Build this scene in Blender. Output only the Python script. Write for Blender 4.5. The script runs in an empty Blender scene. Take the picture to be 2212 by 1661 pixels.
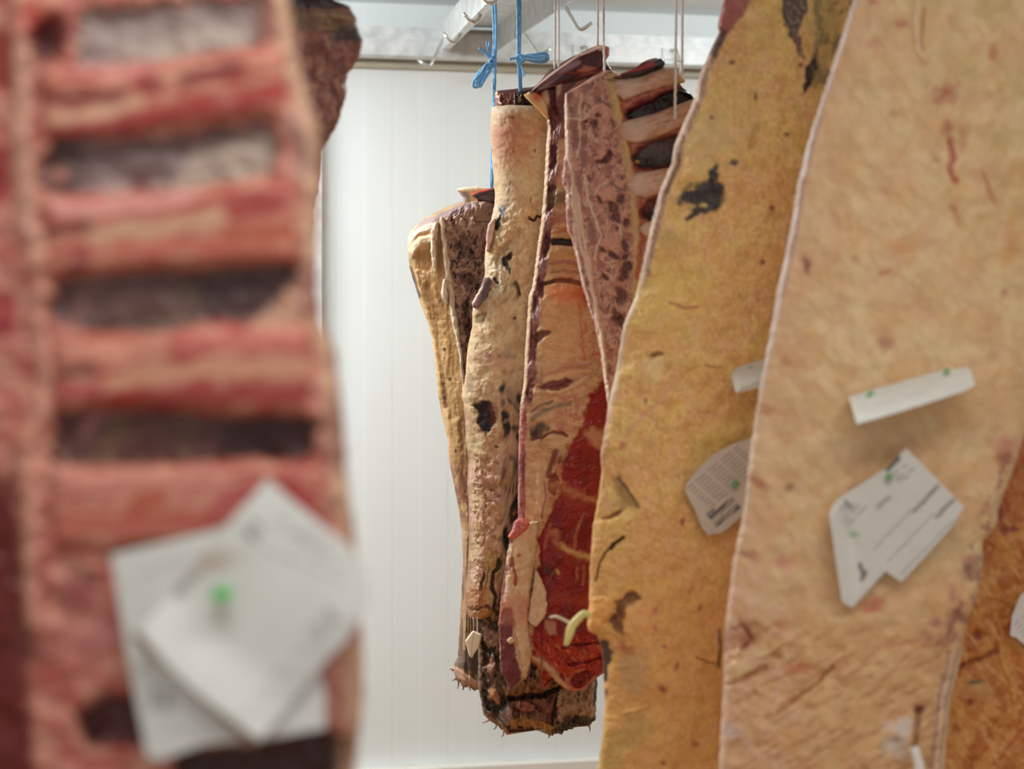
import bpy, math
import numpy as np
from mathutils import Vector

# ------------------------------------------------------------------ camera, world, lamps, exposure
W, H = 2212, 1661
FOCAL = 50.0
F = FOCAL / 36.0 * W                 # focal length in photo pixels
CX, HY = 1106.0, 733.0               # principal column, eye-level row
YAW = math.radians(9.3)              # the camera looks a little to the right of the wall's normal
CAMZ = 1.5
FWD = np.array([math.sin(YAW), math.cos(YAW), 0.0])
RGT = np.array([math.cos(YAW), -math.sin(YAW), 0.0])
UP = np.array([0.0, 0.0, 1.0])
CAM = np.array([0.0, 0.0, CAMZ])

scene = bpy.context.scene
ZLAMP = 2.06
col = scene.collection
cam_data = bpy.data.cameras.new('camera')
cam = bpy.data.objects.new('camera', cam_data)
col.objects.link(cam)
cam.location = CAM
cam.rotation_euler = (math.pi / 2, 0, -YAW)
cam_data.lens = FOCAL
cam_data.sensor_width = 36.0
cam_data.shift_y = (HY - H / 2) / W
cam_data.clip_start = 0.02
cam_data.dof.use_dof = True
cam_data.dof.focus_distance = 1.98
cam_data.dof.aperture_fstop = 3.7
scene.camera = cam

scene.view_settings.view_transform = 'Standard'
scene.view_settings.look = 'None'
scene.view_settings.gamma = 1.0
scene.view_settings.use_curve_mapping = False
scene.view_settings.exposure = 0.0

world = bpy.data.worlds.new('world')
scene.world = world
world.use_nodes = True
bg = world.node_tree.nodes['Background']
bg.inputs['Color'].default_value = (0.97, 0.99, 1.0, 1)
bg.inputs['Strength'].default_value = 0.55


def area_lamp(name, loc, sx, sy, power, colr, rot=(0, 0, 0)):
    d = bpy.data.lights.new(name, 'AREA')
    d.shape = 'RECTANGLE'
    d.size, d.size_y = sx, sy
    d.energy = power
    d.color = colr
    o = bpy.data.objects.new(name, d)
    o.location = loc
    o.rotation_euler = rot
    col.objects.link(o)
    return o


area_lamp('ceiling_lamp_aisle', (-0.5, 2.1, ZLAMP), 0.9, 0.14, 11.0, (0.96, 1.0, 1.0))
area_lamp('ceiling_lamp_entrance', (0.3, 0.25, 2.14), 1.2, 0.16, 8.5, (1.0, 0.99, 0.96))

# ------------------------------------------------------------------ helpers


def lin(c):
    c = np.asarray(c, float) / 255.0
    return np.where(c <= 0.04045, c / 12.92, ((c + 0.055) / 1.055) ** 2.4)


def at(px, py, d):
    """point seen at photo pixel (px, py) at distance d along the view axis"""
    return CAM + RGT * ((px - CX) / F * d) + FWD * d + UP * ((HY - py) / F * d)


def at_arr(px, py, d):
    px, py, d = (np.asarray(a, float) for a in (px, py, d))
    return CAM + np.outer((px - CX) / F * d, RGT) + np.outer(d, FWD) + np.outer((HY - py) / F * d, UP)


def on_plane_y(px, py, y):
    """where the ray through a pixel meets the room plane y = const"""
    r = RGT * ((px - CX) / F) + FWD + UP * ((HY - py) / F)
    return CAM + r * (y / r[1])


_tab = {}


def gnoise(x, y, seed=0):
    """gradient noise, about 0..1"""
    if seed not in _tab:
        th = np.random.RandomState(seed + 11).rand(256, 256) * 2 * math.pi
        _tab[seed] = (np.cos(th), np.sin(th))
    gx, gy = _tab[seed]
    xi = np.floor(x).astype(int)
    yi = np.floor(y).astype(int)
    fx, fy = x - xi, y - yi
    u = fx * fx * fx * (fx * (fx * 6 - 15) + 10)
    v = fy * fy * fy * (fy * (fy * 6 - 15) + 10)
    a, b = xi & 255, yi & 255
    a1, b1 = (xi + 1) & 255, (yi + 1) & 255
    n00 = gx[a, b] * fx + gy[a, b] * fy
    n10 = gx[a1, b] * (fx - 1) + gy[a1, b] * fy
    n01 = gx[a, b1] * fx + gy[a, b1] * (fy - 1)
    n11 = gx[a1, b1] * (fx - 1) + gy[a1, b1] * (fy - 1)
    return 0.5 + 0.85 * ((n00 * (1 - u) + n10 * u) * (1 - v) + (n01 * (1 - u) + n11 * u) * v)


def fbm(x, y, seed=0, octaves=4):
    s = np.zeros_like(x, dtype=float)
    amp, tot = 1.0, 0.0
    for k in range(octaves):
        s += amp * gnoise(x + 17.37 * k + 3.1, y - 9.13 * k + 7.7, seed + k)
        tot += amp
        amp *= 0.55
        x, y = 1.62 * x - 1.21 * y, 1.21 * x + 1.62 * y
    return 0.5 + (s / tot - 0.5) * 1.25


def sstep(a, b, x):
    t = np.clip((x - a) / (b - a), 0, 1)
    return t * t * (3 - 2 * t)


class Paint:
    """colour and relief of a surface, laid down in photo pixels"""

    def __init__(self, X, Y, seed=0):
        self.X, self.Y, self.seed = X, Y, seed
        self.c = np.ones((X.size, 3)) * 0.5
        self.r = np.zeros(X.size)
        self.s = np.zeros(X.size)      # distance from the left outline
        self.e = np.zeros(X.size)      # distance from the right outline
        self.w1 = (fbm(X / 26, Y / 26, seed + 50, 3) - 0.5) * 2
        self.w2 = (fbm(X / 26 + 71, Y / 26 + 33, seed + 60, 3) - 0.5) * 2

    def base(self, c):
        self.c[:] = lin(c)

    def mix(self, m, c, h=0.0):
        c = lin(c)
        self.c = self.c * (1 - m[:, None]) + m[:, None] * c
        if h:
            self.r += m * h

    def sub(self, idx, m, c, h):
        if c is not None:
            c = lin(c)
            self.c[idx] = self.c[idx] * (1 - m[:, None]) + m[:, None] * c
        if h:
            self.r[idx] += m * h

    def near(self, x0, y0, x1, y1, pad):
        return np.nonzero((self.X > x0 - pad) & (self.X < x1 + pad) & (self.Y > y0 - pad) & (self.Y < y1 + pad))[0]

    def blob(self, cx, cy, rx, ry, c, ang=0, soft=0.35, warp=0.3, a=1.0, h=0.0):
        R = max(rx, ry) * 1.8
        i = self.near(cx, cy, cx, cy, R)
        if not i.size:
            return
        m = min(rx, ry)
        x = self.X[i] - cx + self.w1[i] * warp * m * 1.5
        y = self.Y[i] - cy + self.w2[i] * warp * m * 1.5
        t = math.radians(ang)
        u = (x * math.cos(t) + y * math.sin(t)) / rx
        v = (-x * math.sin(t) + y * math.cos(t)) / ry
        d = np.sqrt(u * u + v * v)
        self.sub(i, a * (1 - sstep(1 - soft, 1 + soft, d)), c, h)

    def stroke(self, pts, w, c, soft=0.5, warp=3.0, a=1.0, h=0.0):
        p = np.array(pts, float)
        pad = w * 2 + warp * 2 + 4
        i = self.near(p[:, 0].min(), p[:, 1].min(), p[:, 0].max(), p[:, 1].max(), pad)
        if not i.size:
            return
        x = self.X[i] + self.w1[i] * warp
        y = self.Y[i] + self.w2[i] * warp
        d = np.full(i.size, 1e9)
        for (ax, ay), (bx, by) in zip(p[:-1], p[1:]):
            dx, dy = bx - ax, by - ay
            t = np.clip(((x - ax) * dx + (y - ay) * dy) / (dx * dx + dy * dy + 1e-9), 0, 1)
            d = np.minimum(d, np.hypot(x - ax - t * dx, y - ay - t * dy))
        r = w / 2
        self.sub(i, a * (1 - sstep(r * (1 - soft), r * (1 + soft), d)), c, h)

    def poly(self, pts, c, soft=4.0, warp=5.0, a=1.0, h=0.0, mot=0.0):
        p = np.array(pts, float)
        i = self.near(p[:, 0].min(), p[:, 1].min(), p[:, 0].max(), p[:, 1].max(), soft + warp + 4)
        if not i.size:
            return
        x = self.X[i] + self.w1[i] * warp
        y = self.Y[i] + self.w2[i] * warp
        d = np.full(i.size, 1e9)
        ins = np.zeros(i.size, bool)
        n = len(p)
        for k in range(n):
            ax, ay = p[k]
            bx, by = p[(k + 1) % n]
            dx, dy = bx - ax, by - ay
            t = np.clip(((x - ax) * dx + (y - ay) * dy) / (dx * dx + dy * dy + 1e-9), 0, 1)
            d = np.minimum(d, np.hypot(x - ax - t * dx, y - ay - t * dy))
            cr = (ay > y) != (by > y)
            ins ^= cr & (x < (bx - ax) * (y - ay) / (by - ay + 1e-12) + ax)
        sd = np.where(ins, -d, d)
        m = 1 - sstep(-soft, soft, sd)
        if mot:
            m = m * (1 - mot * fbm(self.X[i] / 14, self.Y[i] / 14, self.seed + 77, 3))
        self.sub(i, a * m, c, h)

    def mottle(self, c, sx, sy, thr, soft, a=1.0, seed=0, rot=0.0, h=0.0, zone=None, octaves=4):
        t = math.radians(rot)
        x = self.X * math.cos(t) + self.Y * math.sin(t)
        y = -self.X * math.sin(t) + self.Y * math.cos(t)
        n = fbm(x / sx, y / sy, self.seed + 100 + seed, octaves)
        m = a * sstep(thr - soft, thr + soft, n)
        if zone is not None:
            m = m * zone
        self.mix(m, c, h)

    def web(self, c, sx, sy, width=0.05, a=0.8, seed=0, rot=0.0, h=0.0, zone=None):
        """pale strands along the level lines of a noise"""
        t = math.radians(rot)
        x = self.X * math.cos(t) + self.Y * math.sin(t)
        y = -self.X * math.sin(t) + self.Y * math.cos(t)
        n = fbm(x / sx, y / sy, self.seed + 300 + seed, 3)
        m = a * (1 - sstep(width * 0.4, width, np.abs(n - 0.5)))
        if zone is not None:
            m = m * zone
        self.mix(m, c, h)

    def bumps(self, amp, sx, sy, seed=0, octaves=4, zone=None, rot=0.0):
        t = math.radians(rot)
        x = self.X * math.cos(t) + self.Y * math.sin(t)
        y = -self.X * math.sin(t) + self.Y * math.cos(t)
        n = (fbm(x / sx, y / sy, self.seed + 200 + seed, octaves) - 0.5) * 2 * amp
        self.r += n if zone is None else n * zone

    def band_y(self, y0, y1, soft):
        return sstep(y0 - soft, y0 + soft, self.Y) * (1 - sstep(y1 - soft, y1 + soft, self.Y))


def raw_mesh(name, verts, quads, tris, cols, mat, parent=None, loc=None, smooth=True):
    me = bpy.data.meshes.new(name)
    verts = np.asarray(verts, np.float32)
    nq, nt = len(quads), len(tris)
    me.vertices.add(len(verts))
    me.vertices.foreach_set('co', verts.ravel())
    loops = np.concatenate([np.asarray(quads, np.int32).ravel(), np.asarray(tris, np.int32).ravel()])
    me.loops.add(len(loops))
    me.loops.foreach_set('vertex_index', loops.astype(np.int32))
    me.polygons.add(nq + nt)
    starts = np.concatenate([np.arange(nq) * 4, nq * 4 + np.arange(nt) * 3]).astype(np.int32)
    me.polygons.foreach_set('loop_start', starts)
    me.update(calc_edges=True)
    me.validate()
    me.polygons.foreach_set('use_smooth', np.full(len(me.polygons), smooth))
    if cols is not None:
        at_ = me.color_attributes.new('Col', 'FLOAT_COLOR', 'POINT')
        rgba = np.ones((len(verts), 4), np.float32)
        rgba[:, :3] = cols
        at_.data.foreach_set('color', rgba.ravel())
    me.materials.append(mat)
    o = bpy.data.objects.new(name, me)
    col.objects.link(o)
    if loc is not None:
        o.location = loc
    if parent is not None:
        o.parent = parent
    return o


def tag(o, label=None, cat=None, group=None, kind=None):
    if label:
        o['label'] = label
    if cat:
        o['category'] = cat
    if group:
        o['group'] = group
    if kind:
        o['kind'] = kind
    return o


def thing(name, label, cat, loc, group=None):
    o = bpy.data.objects.new(name, None)
    o.empty_display_size = 0.05
    o.location = loc
    col.objects.link(o)
    return tag(o, label, cat, group)


def origin_of(parent):
    return np.array(parent.location) if parent is not None else np.zeros(3)


def slab(name, L, R, T, B, d0, thick, paint, mat, parent=None, step=2.2, er=0.008, gx=0.0, gy=0.0,
         rag=0.0, ragf=9.0, brag=0.0, seed=0, inset=3.0, own=False, gain=1.0, bulge=0.0):
    """a hanging piece with real thickness: L, R are outline columns by row, T, B outline rows by column"""
    L, R, T, B = (np.array(a, float) for a in (L, R, T, B))
    ymin, ymax = T[:, 1].min(), B[:, 1].max()
    nv = max(6, int((ymax - ymin) / step))
    yy = np.linspace(ymin, ymax, 60)
    wmax = (np.interp(yy, R[:, 0], R[:, 1]) - np.interp(yy, L[:, 0], L[:, 1])).max()
    nu = max(6, int(wmax / step))
    u, v = np.meshgrid(np.linspace(0, 1, nu), np.linspace(0, 1, nv))

    def xl(y):
        x = np.interp(y, L[:, 0], L[:, 1])
        return x + rag * (fbm(y / ragf, y * 0 + 3.3 + seed, seed, 3) - 0.5) * 2 if rag else x

    def xr(y):
        x = np.interp(y, R[:, 0], R[:, 1])
        return x + rag * (fbm(y / ragf, y * 0 + 8.7 + seed, seed + 5, 3) - 0.5) * 2 if rag else x

    def yt(x):
        return np.interp(x, T[:, 0], T[:, 1]) + rag * 0.6 * (fbm(x / ragf, x * 0 + 5.1, seed + 7, 3) - 0.5) * 2

    def yb(x):
        return np.interp(x, B[:, 0], B[:, 1]) + max(rag, brag) * (fbm(x / ragf, x * 0 + 1.1, seed + 9, 3) - 0.5) * 2

    Y = ymin + v * (ymax - ymin)
    X = xl(Y) + u * (xr(Y) - xl(Y))
    for _ in range(3):
        Y = yt(X) + v * (yb(X) - yt(X))
        X = xl(Y) + u * (xr(Y) - xl(Y))
    x0, x1, t0, b0 = xl(Y), xr(Y), yt(X), yb(X)
    P = Paint(X.ravel(), Y.ravel(), seed)
    P.s = (X - x0).ravel()
    P.e = (x1 - X).ravel()
    paint(P)
    mpp = d0 / F
    edge = np.minimum(np.minimum(X - x0, x1 - X), np.minimum(Y - t0, b0 - Y)) * mpp
    q = np.clip(edge / er, 0, 1)
    drop = er * (1 - np.sqrt(np.clip(1 - (1 - q) ** 2, 0, 1))) * min(1.0, thick * 0.5 / er)
    xc, yc = 0.5 * (L[:, 1].mean() + R[:, 1].mean()), 0.5 * (ymin + ymax)
    D0 = d0 + gx * (X - xc) * mpp + gy * (Y - yc) * mpp
    D0 = D0 + bulge * np.abs(2 * u - 1) ** 2.4
    D = D0 - P.r.reshape(nv, nu) * np.clip(q * 1.5, 0, 1) + drop
    C = np.clip(P.c * gain, 0, 0.92).reshape(nv, nu, 3)
    ns, nb = 3, 8
    RX, RY, RD, RC = [X], [Y], [D], [C]
    fr = np.array([0.3, 0.65, 0.92])[None, :]
    RX.append(x1[:, -1:] - inset * fr * 0.4)
    RY.append(np.repeat(Y[:, -1:], ns, 1))
    RD.append(D[:, -1:] + (D0[:, -1:] + thick - D[:, -1:]) * fr)
    RC.append(np.repeat(C[:, -1:], ns, 1))
    k = np.linspace(1, 0, nb)[None, :]
    ii = np.clip((np.linspace(1, 0, nb) * (nu - 1)).round().astype(int), 0, nu - 1)
    xa, xb = x0[:, :1] + inset, x1[:, -1:] - inset
    RX.append(xa + (xb - xa) * k)
    RY.append(Y[:, ii])
    RD.append(D0[:, ii] + thick)
    RC.append(C[:, :1] * (1 - k[..., None]) + C[:, -1:] * k[..., None])
    RX.append(x0[:, :1] + inset * fr[:, ::-1] * 0.4)
    RY.append(np.repeat(Y[:, :1], ns, 1))
    RD.append(D[:, :1] + (D0[:, :1] + thick - D[:, :1]) * fr[:, ::-1])
    RC.append(np.repeat(C[:, :1], ns, 1))
    RX, RY, RD, RC = (np.concatenate(a, 1) for a in (RX, RY, RD, RC))
    m = RX.shape[1]
    V = at_arr(RX.ravel(), RY.ravel(), RD.ravel())
    CC = RC.reshape(-1, 3)
    ctop, cbot = V[:m].mean(0), V[-m:].mean(0)
    V = np.concatenate([V, [ctop, cbot]])
    CC = np.concatenate([CC, [CC[:m].mean(0), CC[-(m + 0):].mean(0)]])
    j, i = np.meshgrid(np.arange(nv - 1), np.arange(m), indexing='ij')
    i2 = (i + 1) % m
    quads = np.stack([j * m + i, (j + 1) * m + i, (j + 1) * m + i2, j * m + i2], -1).reshape(-1, 4)
    a = np.arange(m)
    a2 = (a + 1) % m
    n0 = nv * m
    tris = np.concatenate([np.stack([np.full(m, n0), a, a2], -1),
                           np.stack([np.full(m, n0 + 1), (nv - 1) * m + a2, (nv - 1) * m + a], -1)])
    if own:
        loc = V.mean(0)
        return raw_mesh(name, V - loc, quads, tris, CC, mat, None, loc)
    return raw_mesh(name, V - origin_of(parent), quads, tris, CC, mat, parent)


def sheet(name, up, lo, ang, depth, paint, mat, parent=None, step=3.0, thick=0.0004, seed=0):
    """a thin bent sheet; its two long edges are pixel chains that run along direction ang (degrees, photo axes)"""
    t = math.radians(ang)
    e1, e2 = np.array([math.cos(t), math.sin(t)]), np.array([-math.sin(t), math.cos(t)])
    up, lo = np.array(up, float), np.array(lo, float)
    ua, ub, la, lb = up @ e1, up @ e2, lo @ e1, lo @ e2
    a0, a1 = max(ua.min(), la.min()), min(ua.max(), la.max())
    na = max(4, int((a1 - a0) / step))
    A = np.linspace(a0, a1, na)
    b0, b1 = np.interp(A, ua, ub), np.interp(A, la, lb)
    nb = max(4, int(np.abs(b1 - b0).max() / step))
    v = np.linspace(0, 1, nb)
    Bc = b0[:, None] + (b1 - b0)[:, None] * v[None, :]
    AA = np.repeat(A[:, None], nb, 1)
    X = AA * e1[0] + Bc * e2[0]
    Y = AA * e1[1] + Bc * e2[1]
    P = Paint(X.ravel(), Y.ravel(), seed)
    P.A, P.B = (AA - a0).ravel(), (Bc - np.minimum(b0, b1).min()).ravel()
    paint(P)
    D = depth(X, Y, AA - a0, Bc - b0[:, None])
    n = na * nb
    V = np.concatenate([at_arr(X.ravel(), Y.ravel(), D.ravel()), at_arr(X.ravel(), Y.ravel(), (D + thick).ravel())])
    C = np.concatenate([P.c, P.c])
    j, i = np.meshgrid(np.arange(na - 1), np.arange(nb - 1), indexing='ij')
    q = np.stack([j * nb + i, j * nb + i + 1, (j + 1) * nb + i + 1, (j + 1) * nb + i], -1).reshape(-1, 4)
    rim = np.concatenate([np.arange(nb), np.arange(1, na) * nb + nb - 1,
                          (na - 1) * nb + np.arange(nb - 2, -1, -1), np.arange(na - 2, 0, -1) * nb])
    rim2 = np.roll(rim, -1)
    quads = np.concatenate([q, q[:, ::-1] + n, np.stack([rim, rim + n, rim2 + n, rim2], -1)])
    return raw_mesh(name, V - origin_of(parent), quads, np.zeros((0, 3), int), C, mat, parent)


def spline(pts, n=8):
    """Catmull-Rom through points"""
    p = np.array(pts, float)
    p = np.concatenate([[2 * p[0] - p[1]], p, [2 * p[-1] - p[-2]]])
    out = []
    for k in range(1, len(p) - 2):
        for t in np.linspace(0, 1, n, endpoint=False):
            a, b, c, d = p[k - 1], p[k], p[k + 1], p[k + 2]
            out.append(0.5 * (2 * b + (c - a) * t + (2 * a - 5 * b + 4 * c - d) * t * t + (3 * b - a - 3 * c + d) * t ** 3))
    out.append(p[-2])
    return np.array(out)


def tube(name, pts, rad, mat, parent=None, ring=10, twist=None, cols=None):
    p = np.array(pts, float)
    n = len(p)
    rad = np.broadcast_to(np.asarray(rad, float), (n,))
    tan = np.gradient(p, axis=0)
    tan /= np.linalg.norm(tan, axis=1)[:, None] + 1e-12
    ref = np.array([0.3, 0.9, 0.2]) if abs(tan[0] @ np.array([0.3, 0.9, 0.2])) < 0.85 else np.array([1.0, 0, 0])
    V = []
    nrm = np.cross(tan[0], ref)
    for k in range(n):
        nrm = nrm - tan[k] * (nrm @ tan[k])
        nrm /= np.linalg.norm(nrm) + 1e-12
        b = np.cross(tan[k], nrm)
        th = np.linspace(0, 2 * math.pi, ring, endpoint=False)
        r = np.full(ring, rad[k])
        if twist:
            r = r * (1 + 0.16 * np.cos(3 * th + k * twist))
        V.append(p[k] + np.outer(np.cos(th) * r, nrm) + np.outer(np.sin(th) * r, b))
    V = np.concatenate(V + [p[:1], p[-1:]])
    j, i = np.meshgrid(np.arange(n - 1), np.arange(ring), indexing='ij')
    i2 = (i + 1) % ring
    quads = np.stack([j * ring + i, j * ring + i2, (j + 1) * ring + i2, (j + 1) * ring + i], -1).reshape(-1, 4)
    a = np.arange(ring)
    a2 = (a + 1) % ring
    tris = np.concatenate([np.stack([np.full(ring, n * ring), a2, a], -1),
                           np.stack([np.full(ring, n * ring + 1), (n - 1) * ring + a, (n - 1) * ring + a2], -1)])
    return raw_mesh(name, V - origin_of(parent), quads, tris, None, mat, parent)


def box_arrays(boxes):
    V, Q = [], []
    for (x0, y0, z0, x1, y1, z1) in boxes:
        k = len(V)
        V += [(x0, y0, z0), (x1, y0, z0), (x1, y1, z0), (x0, y1, z0), (x0, y0, z1), (x1, y0, z1), (x1, y1, z1), (x0, y1, z1)]
        Q += [[k + q for q in f] for f in ((0, 3, 2, 1), (4, 5, 6, 7), (0, 1, 5, 4), (1, 2, 6, 5), (2, 3, 7, 6), (3, 0, 4, 7))]
    return np.array(V, float), np.array(Q, int)


def boxes(name, bs, mat, parent=None, own=False):
    V, Q = box_arrays(bs)
    loc = V.mean(0) if own else None
    V = V - (loc if own else origin_of(parent))
    return raw_mesh(name, V, Q, np.zeros((0, 3), int), None, mat, parent, loc, smooth=False)


def prism(name, profile, p0, p1, mat, parent=None, side=None):
    """sweep a 2-D outline (across, up) from p0 to p1"""
    p0, p1 = np.array(p0, float), np.array(p1, float)
    d = p1 - p0
    d /= np.linalg.norm(d)
    s = np.cross(d, UP)
    s /= np.linalg.norm(s)
    u = np.cross(s, d)
    n = len(profile)
    V = []
    for p in (p0, p1):
        for a, b in profile:
            V.append(p + s * a + u * b)
    i = np.arange(n)
    i2 = (i + 1) % n
    quads = np.stack([i, i2, n + i2, n + i], -1)
    me_tri = []
    V = np.array(V)
    o = raw_mesh(name, V - origin_of(parent), quads, np.zeros((0, 3), int), None, mat, parent, smooth=False)
    return o


# ------------------------------------------------------------------ materials


def new_mat(name):
    m = bpy.data.materials.new(name)
    m.use_nodes = True
    nt = m.node_tree
    return m, nt, nt.nodes, nt.links, nt.nodes['Principled BSDF']


def mapr(N, K, src, a, b, c, d):
    mr = N.new('ShaderNodeMapRange')
    mr.inputs['From Min'].default_value, mr.inputs['From Max'].default_value = a, b
    mr.inputs['To Min'].default_value, mr.inputs['To Max'].default_value = c, d
    K.new(src, mr.inputs['Value'])
    return mr.outputs['Result']


def flesh_mat(name, scale=90.0, bump=0.35, vary=0.16, r_dark=0.34, r_pale=0.52, spec=0.4, sss=0.0):
    m, nt, N, K, b = new_mat(name)
    ca = N.new('ShaderNodeVertexColor')
    ca.layer_name = 'Col'
    tc = N.new('ShaderNodeTexCoord')
    no = N.new('ShaderNodeTexNoise')
    no.inputs['Scale'].default_value = scale
    no.inputs['Detail'].default_value = 5
    no.inputs['Roughness'].default_value = 0.62
    K.new(tc.outputs['Object'], no.inputs['Vector'])
    f = mapr(N, K, no.outputs['Fac'], 0.3, 0.7, 1 - vary, 1 + vary)
    mul = N.new('ShaderNodeVectorMath')
    mul.operation = 'SCALE'
    K.new(ca.outputs['Color'], mul.inputs[0])
    K.new(f, mul.inputs['Scale'])
    K.new(mul.outputs['Vector'], b.inputs['Base Color'])
    sp = N.new('ShaderNodeSeparateColor')
    K.new(ca.outputs['Color'], sp.inputs['Color'])
    K.new(mapr(N, K, sp.outputs['Green'], 0.03, 0.35, r_dark, r_pale), b.inputs['Roughness'])
    n2 = N.new('ShaderNodeTexNoise')
    n2.inputs['Scale'].default_value = scale * 3.5
    n2.inputs['Detail'].default_value = 4
    K.new(tc.outputs['Object'], n2.inputs['Vector'])
    ad = N.new('ShaderNodeMath')
    ad.operation = 'MULTIPLY_ADD'
    ad.inputs[1].default_value = 0.4
    K.new(n2.outputs['Fac'], ad.inputs[0])
    K.new(no.outputs['Fac'], ad.inputs[2])
    bp = N.new('ShaderNodeBump')
    K.new(mapr(N, K, sp.outputs['Green'], 0.02, 0.22, bump * 0.25, bump), bp.inputs['Strength'])
    bp.inputs['Distance'].default_value = 0.004
    K.new(ad.outputs[0], bp.inputs['Height'])
    K.new(bp.outputs['Normal'], b.inputs['Normal'])
    b.inputs['Specular IOR Level'].default_value = spec
    if sss:
        b.inputs['Subsurface Weight'].default_value = sss
        b.inputs['Subsurface Radius'].default_value = (0.006, 0.003, 0.0015)
        b.inputs['Subsurface Scale'].default_value = 1.0
    return m


def plain_mat(name, c, rough=0.5, metal=0.0, nscale=20.0, vary=0.06, bump=0.05, rvary=0.0, c2=None, spec=0.5):
    m, nt, N, K, b = new_mat(name)
    tc = N.new('ShaderNodeTexCoord')
    no = N.new('ShaderNodeTexNoise')
    no.inputs['Scale'].default_value = nscale
    no.inputs['Detail'].default_value = 5
    K.new(tc.outputs['Object'], no.inputs['Vector'])
    cr = N.new('ShaderNodeValToRGB')
    l1 = lin(c)
    a, z = (l1 * (1 - vary), l1 * (1 + vary)) if c2 is None else (l1, lin(c2))
    cr.color_ramp.elements[0].color = (*np.clip(a, 0, 1), 1)
    cr.color_ramp.elements[1].color = (*np.clip(z, 0, 1), 1)
    cr.color_ramp.elements[0].position, cr.color_ramp.elements[1].position = 0.35, 0.65
    K.new(no.outputs['Fac'], cr.inputs['Fac'])
    K.new(cr.outputs['Color'], b.inputs['Base Color'])
    b.inputs['Metallic'].default_value = metal
    b.inputs['Specular IOR Level'].default_value = spec
    if rvary:
        K.new(mapr(N, K, no.outputs['Fac'], 0.3, 0.7, rough - rvary, rough + rvary), b.inputs['Roughness'])
    else:
        b.inputs['Roughness'].default_value = rough
    if bump:
        bp = N.new('ShaderNodeBump')
        bp.inputs['Strength'].default_value = bump
        bp.inputs['Distance'].default_value = 0.002
        K.new(no.outputs['Fac'], bp.inputs['Height'])
        K.new(bp.outputs['Normal'], b.inputs['Normal'])
    return m


def paper_mat(name):
    m, nt, N, K, b = new_mat(name)
    ca = N.new('ShaderNodeVertexColor')
    ca.layer_name = 'Col'
    tc = N.new('ShaderNodeTexCoord')
    no = N.new('ShaderNodeTexNoise')
    no.inputs['Scale'].default_value = 60
    K.new(tc.outputs['Object'], no.inputs['Vector'])
    mul = N.new('ShaderNodeVectorMath')
    mul.operation = 'SCALE'
    K.new(ca.outputs['Color'], mul.inputs[0])
    K.new(mapr(N, K, no.outputs['Fac'], 0.3, 0.7, 0.97, 1.03), mul.inputs['Scale'])
    K.new(mul.outputs['Vector'], b.inputs['Base Color'])
    b.inputs['Roughness'].default_value = 0.55
    return m


M_FAT = flesh_mat('dry_fat', 90, 0.26, 0.09, 0.45, 0.6)
M_MEAT = flesh_mat('raw_meat', 120, 0.22, 0.12, 0.3, 0.48)
M_SOFT = flesh_mat('near_meat', 60, 0.15, 0.08, 0.36, 0.5)
M_PAPER = paper_mat('label_paper')
M_WALL = plain_mat('white_panel', (236, 241, 241), 0.5, 0, 3.0, 0.012, 0.0)
M_CEIL = plain_mat('ceiling_panel', (236, 240, 239), 0.5, 0, 3.0, 0.012, 0.0)
M_FLOOR = plain_mat('floor_resin', (186, 134, 80), 0.45, 0, 8.0, 0.12, 0.1)
M_GALV = plain_mat('galvanised_steel', (214, 220, 222), 0.4, 0.2, 40.0, 0.1, 0.1, 0.1, c2=(244, 247, 248))
M_STEEL = plain_mat('stainless_rod', (225, 225, 222), 0.2, 1.0, 40.0, 0.03, 0.02)
M_BOARD = plain_mat('cream_board', (196, 190, 168), 0.6, 0, 6.0, 0.05, 0.02)
M_WHITE = plain_mat('white_plastic', (236, 232, 224), 0.4, 0, 6.0, 0.02, 0.0)


def lamp_mat(name, c, s):
    m, nt, N, K, b = new_mat(name)
    b.inputs['Base Color'].default_value = (0.9, 0.9, 0.9, 1)
    b.inputs['Emission Color'].default_value = (*c, 1)
    b.inputs['Emission Strength'].default_value = s
    return m


M_TUBE = lamp_mat('lit_tube', (0.95, 1.0, 1.0), 74.0)
M_TUBE_ADDED = lamp_mat('added_tube', (0.95, 1.0, 1.0), 29.0)
M_BLUE = plain_mat('blue_twine', (128, 196, 250), 0.5, 0, 900.0, 0.14, 0.4)
M_TWINE = plain_mat('white_twine', (244, 240, 236), 0.7, 0, 900.0, 0.1, 0.4)
M_PINK = plain_mat('stained_twine', (214, 160, 160), 0.7, 0, 40.0, 0.1, 0.4, c2=(244, 232, 226))
M_GREEN = plain_mat('green_plastic', (72, 196, 84), 0.4, 0, 20.0, 0.05, 0.0)
M_PALEGREEN = plain_mat('pale_green_plastic', (118, 172, 112), 0.4, 0, 20.0, 0.05, 0.0)

# ------------------------------------------------------------------ the cold room
YW = 2.9 * math.cos(YAW)             # face of the back wall
ZC = float(on_plane_y(1106, 18, YW)[2])
XL, XR, YF = -2.1, 2.5, -1.6


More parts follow.
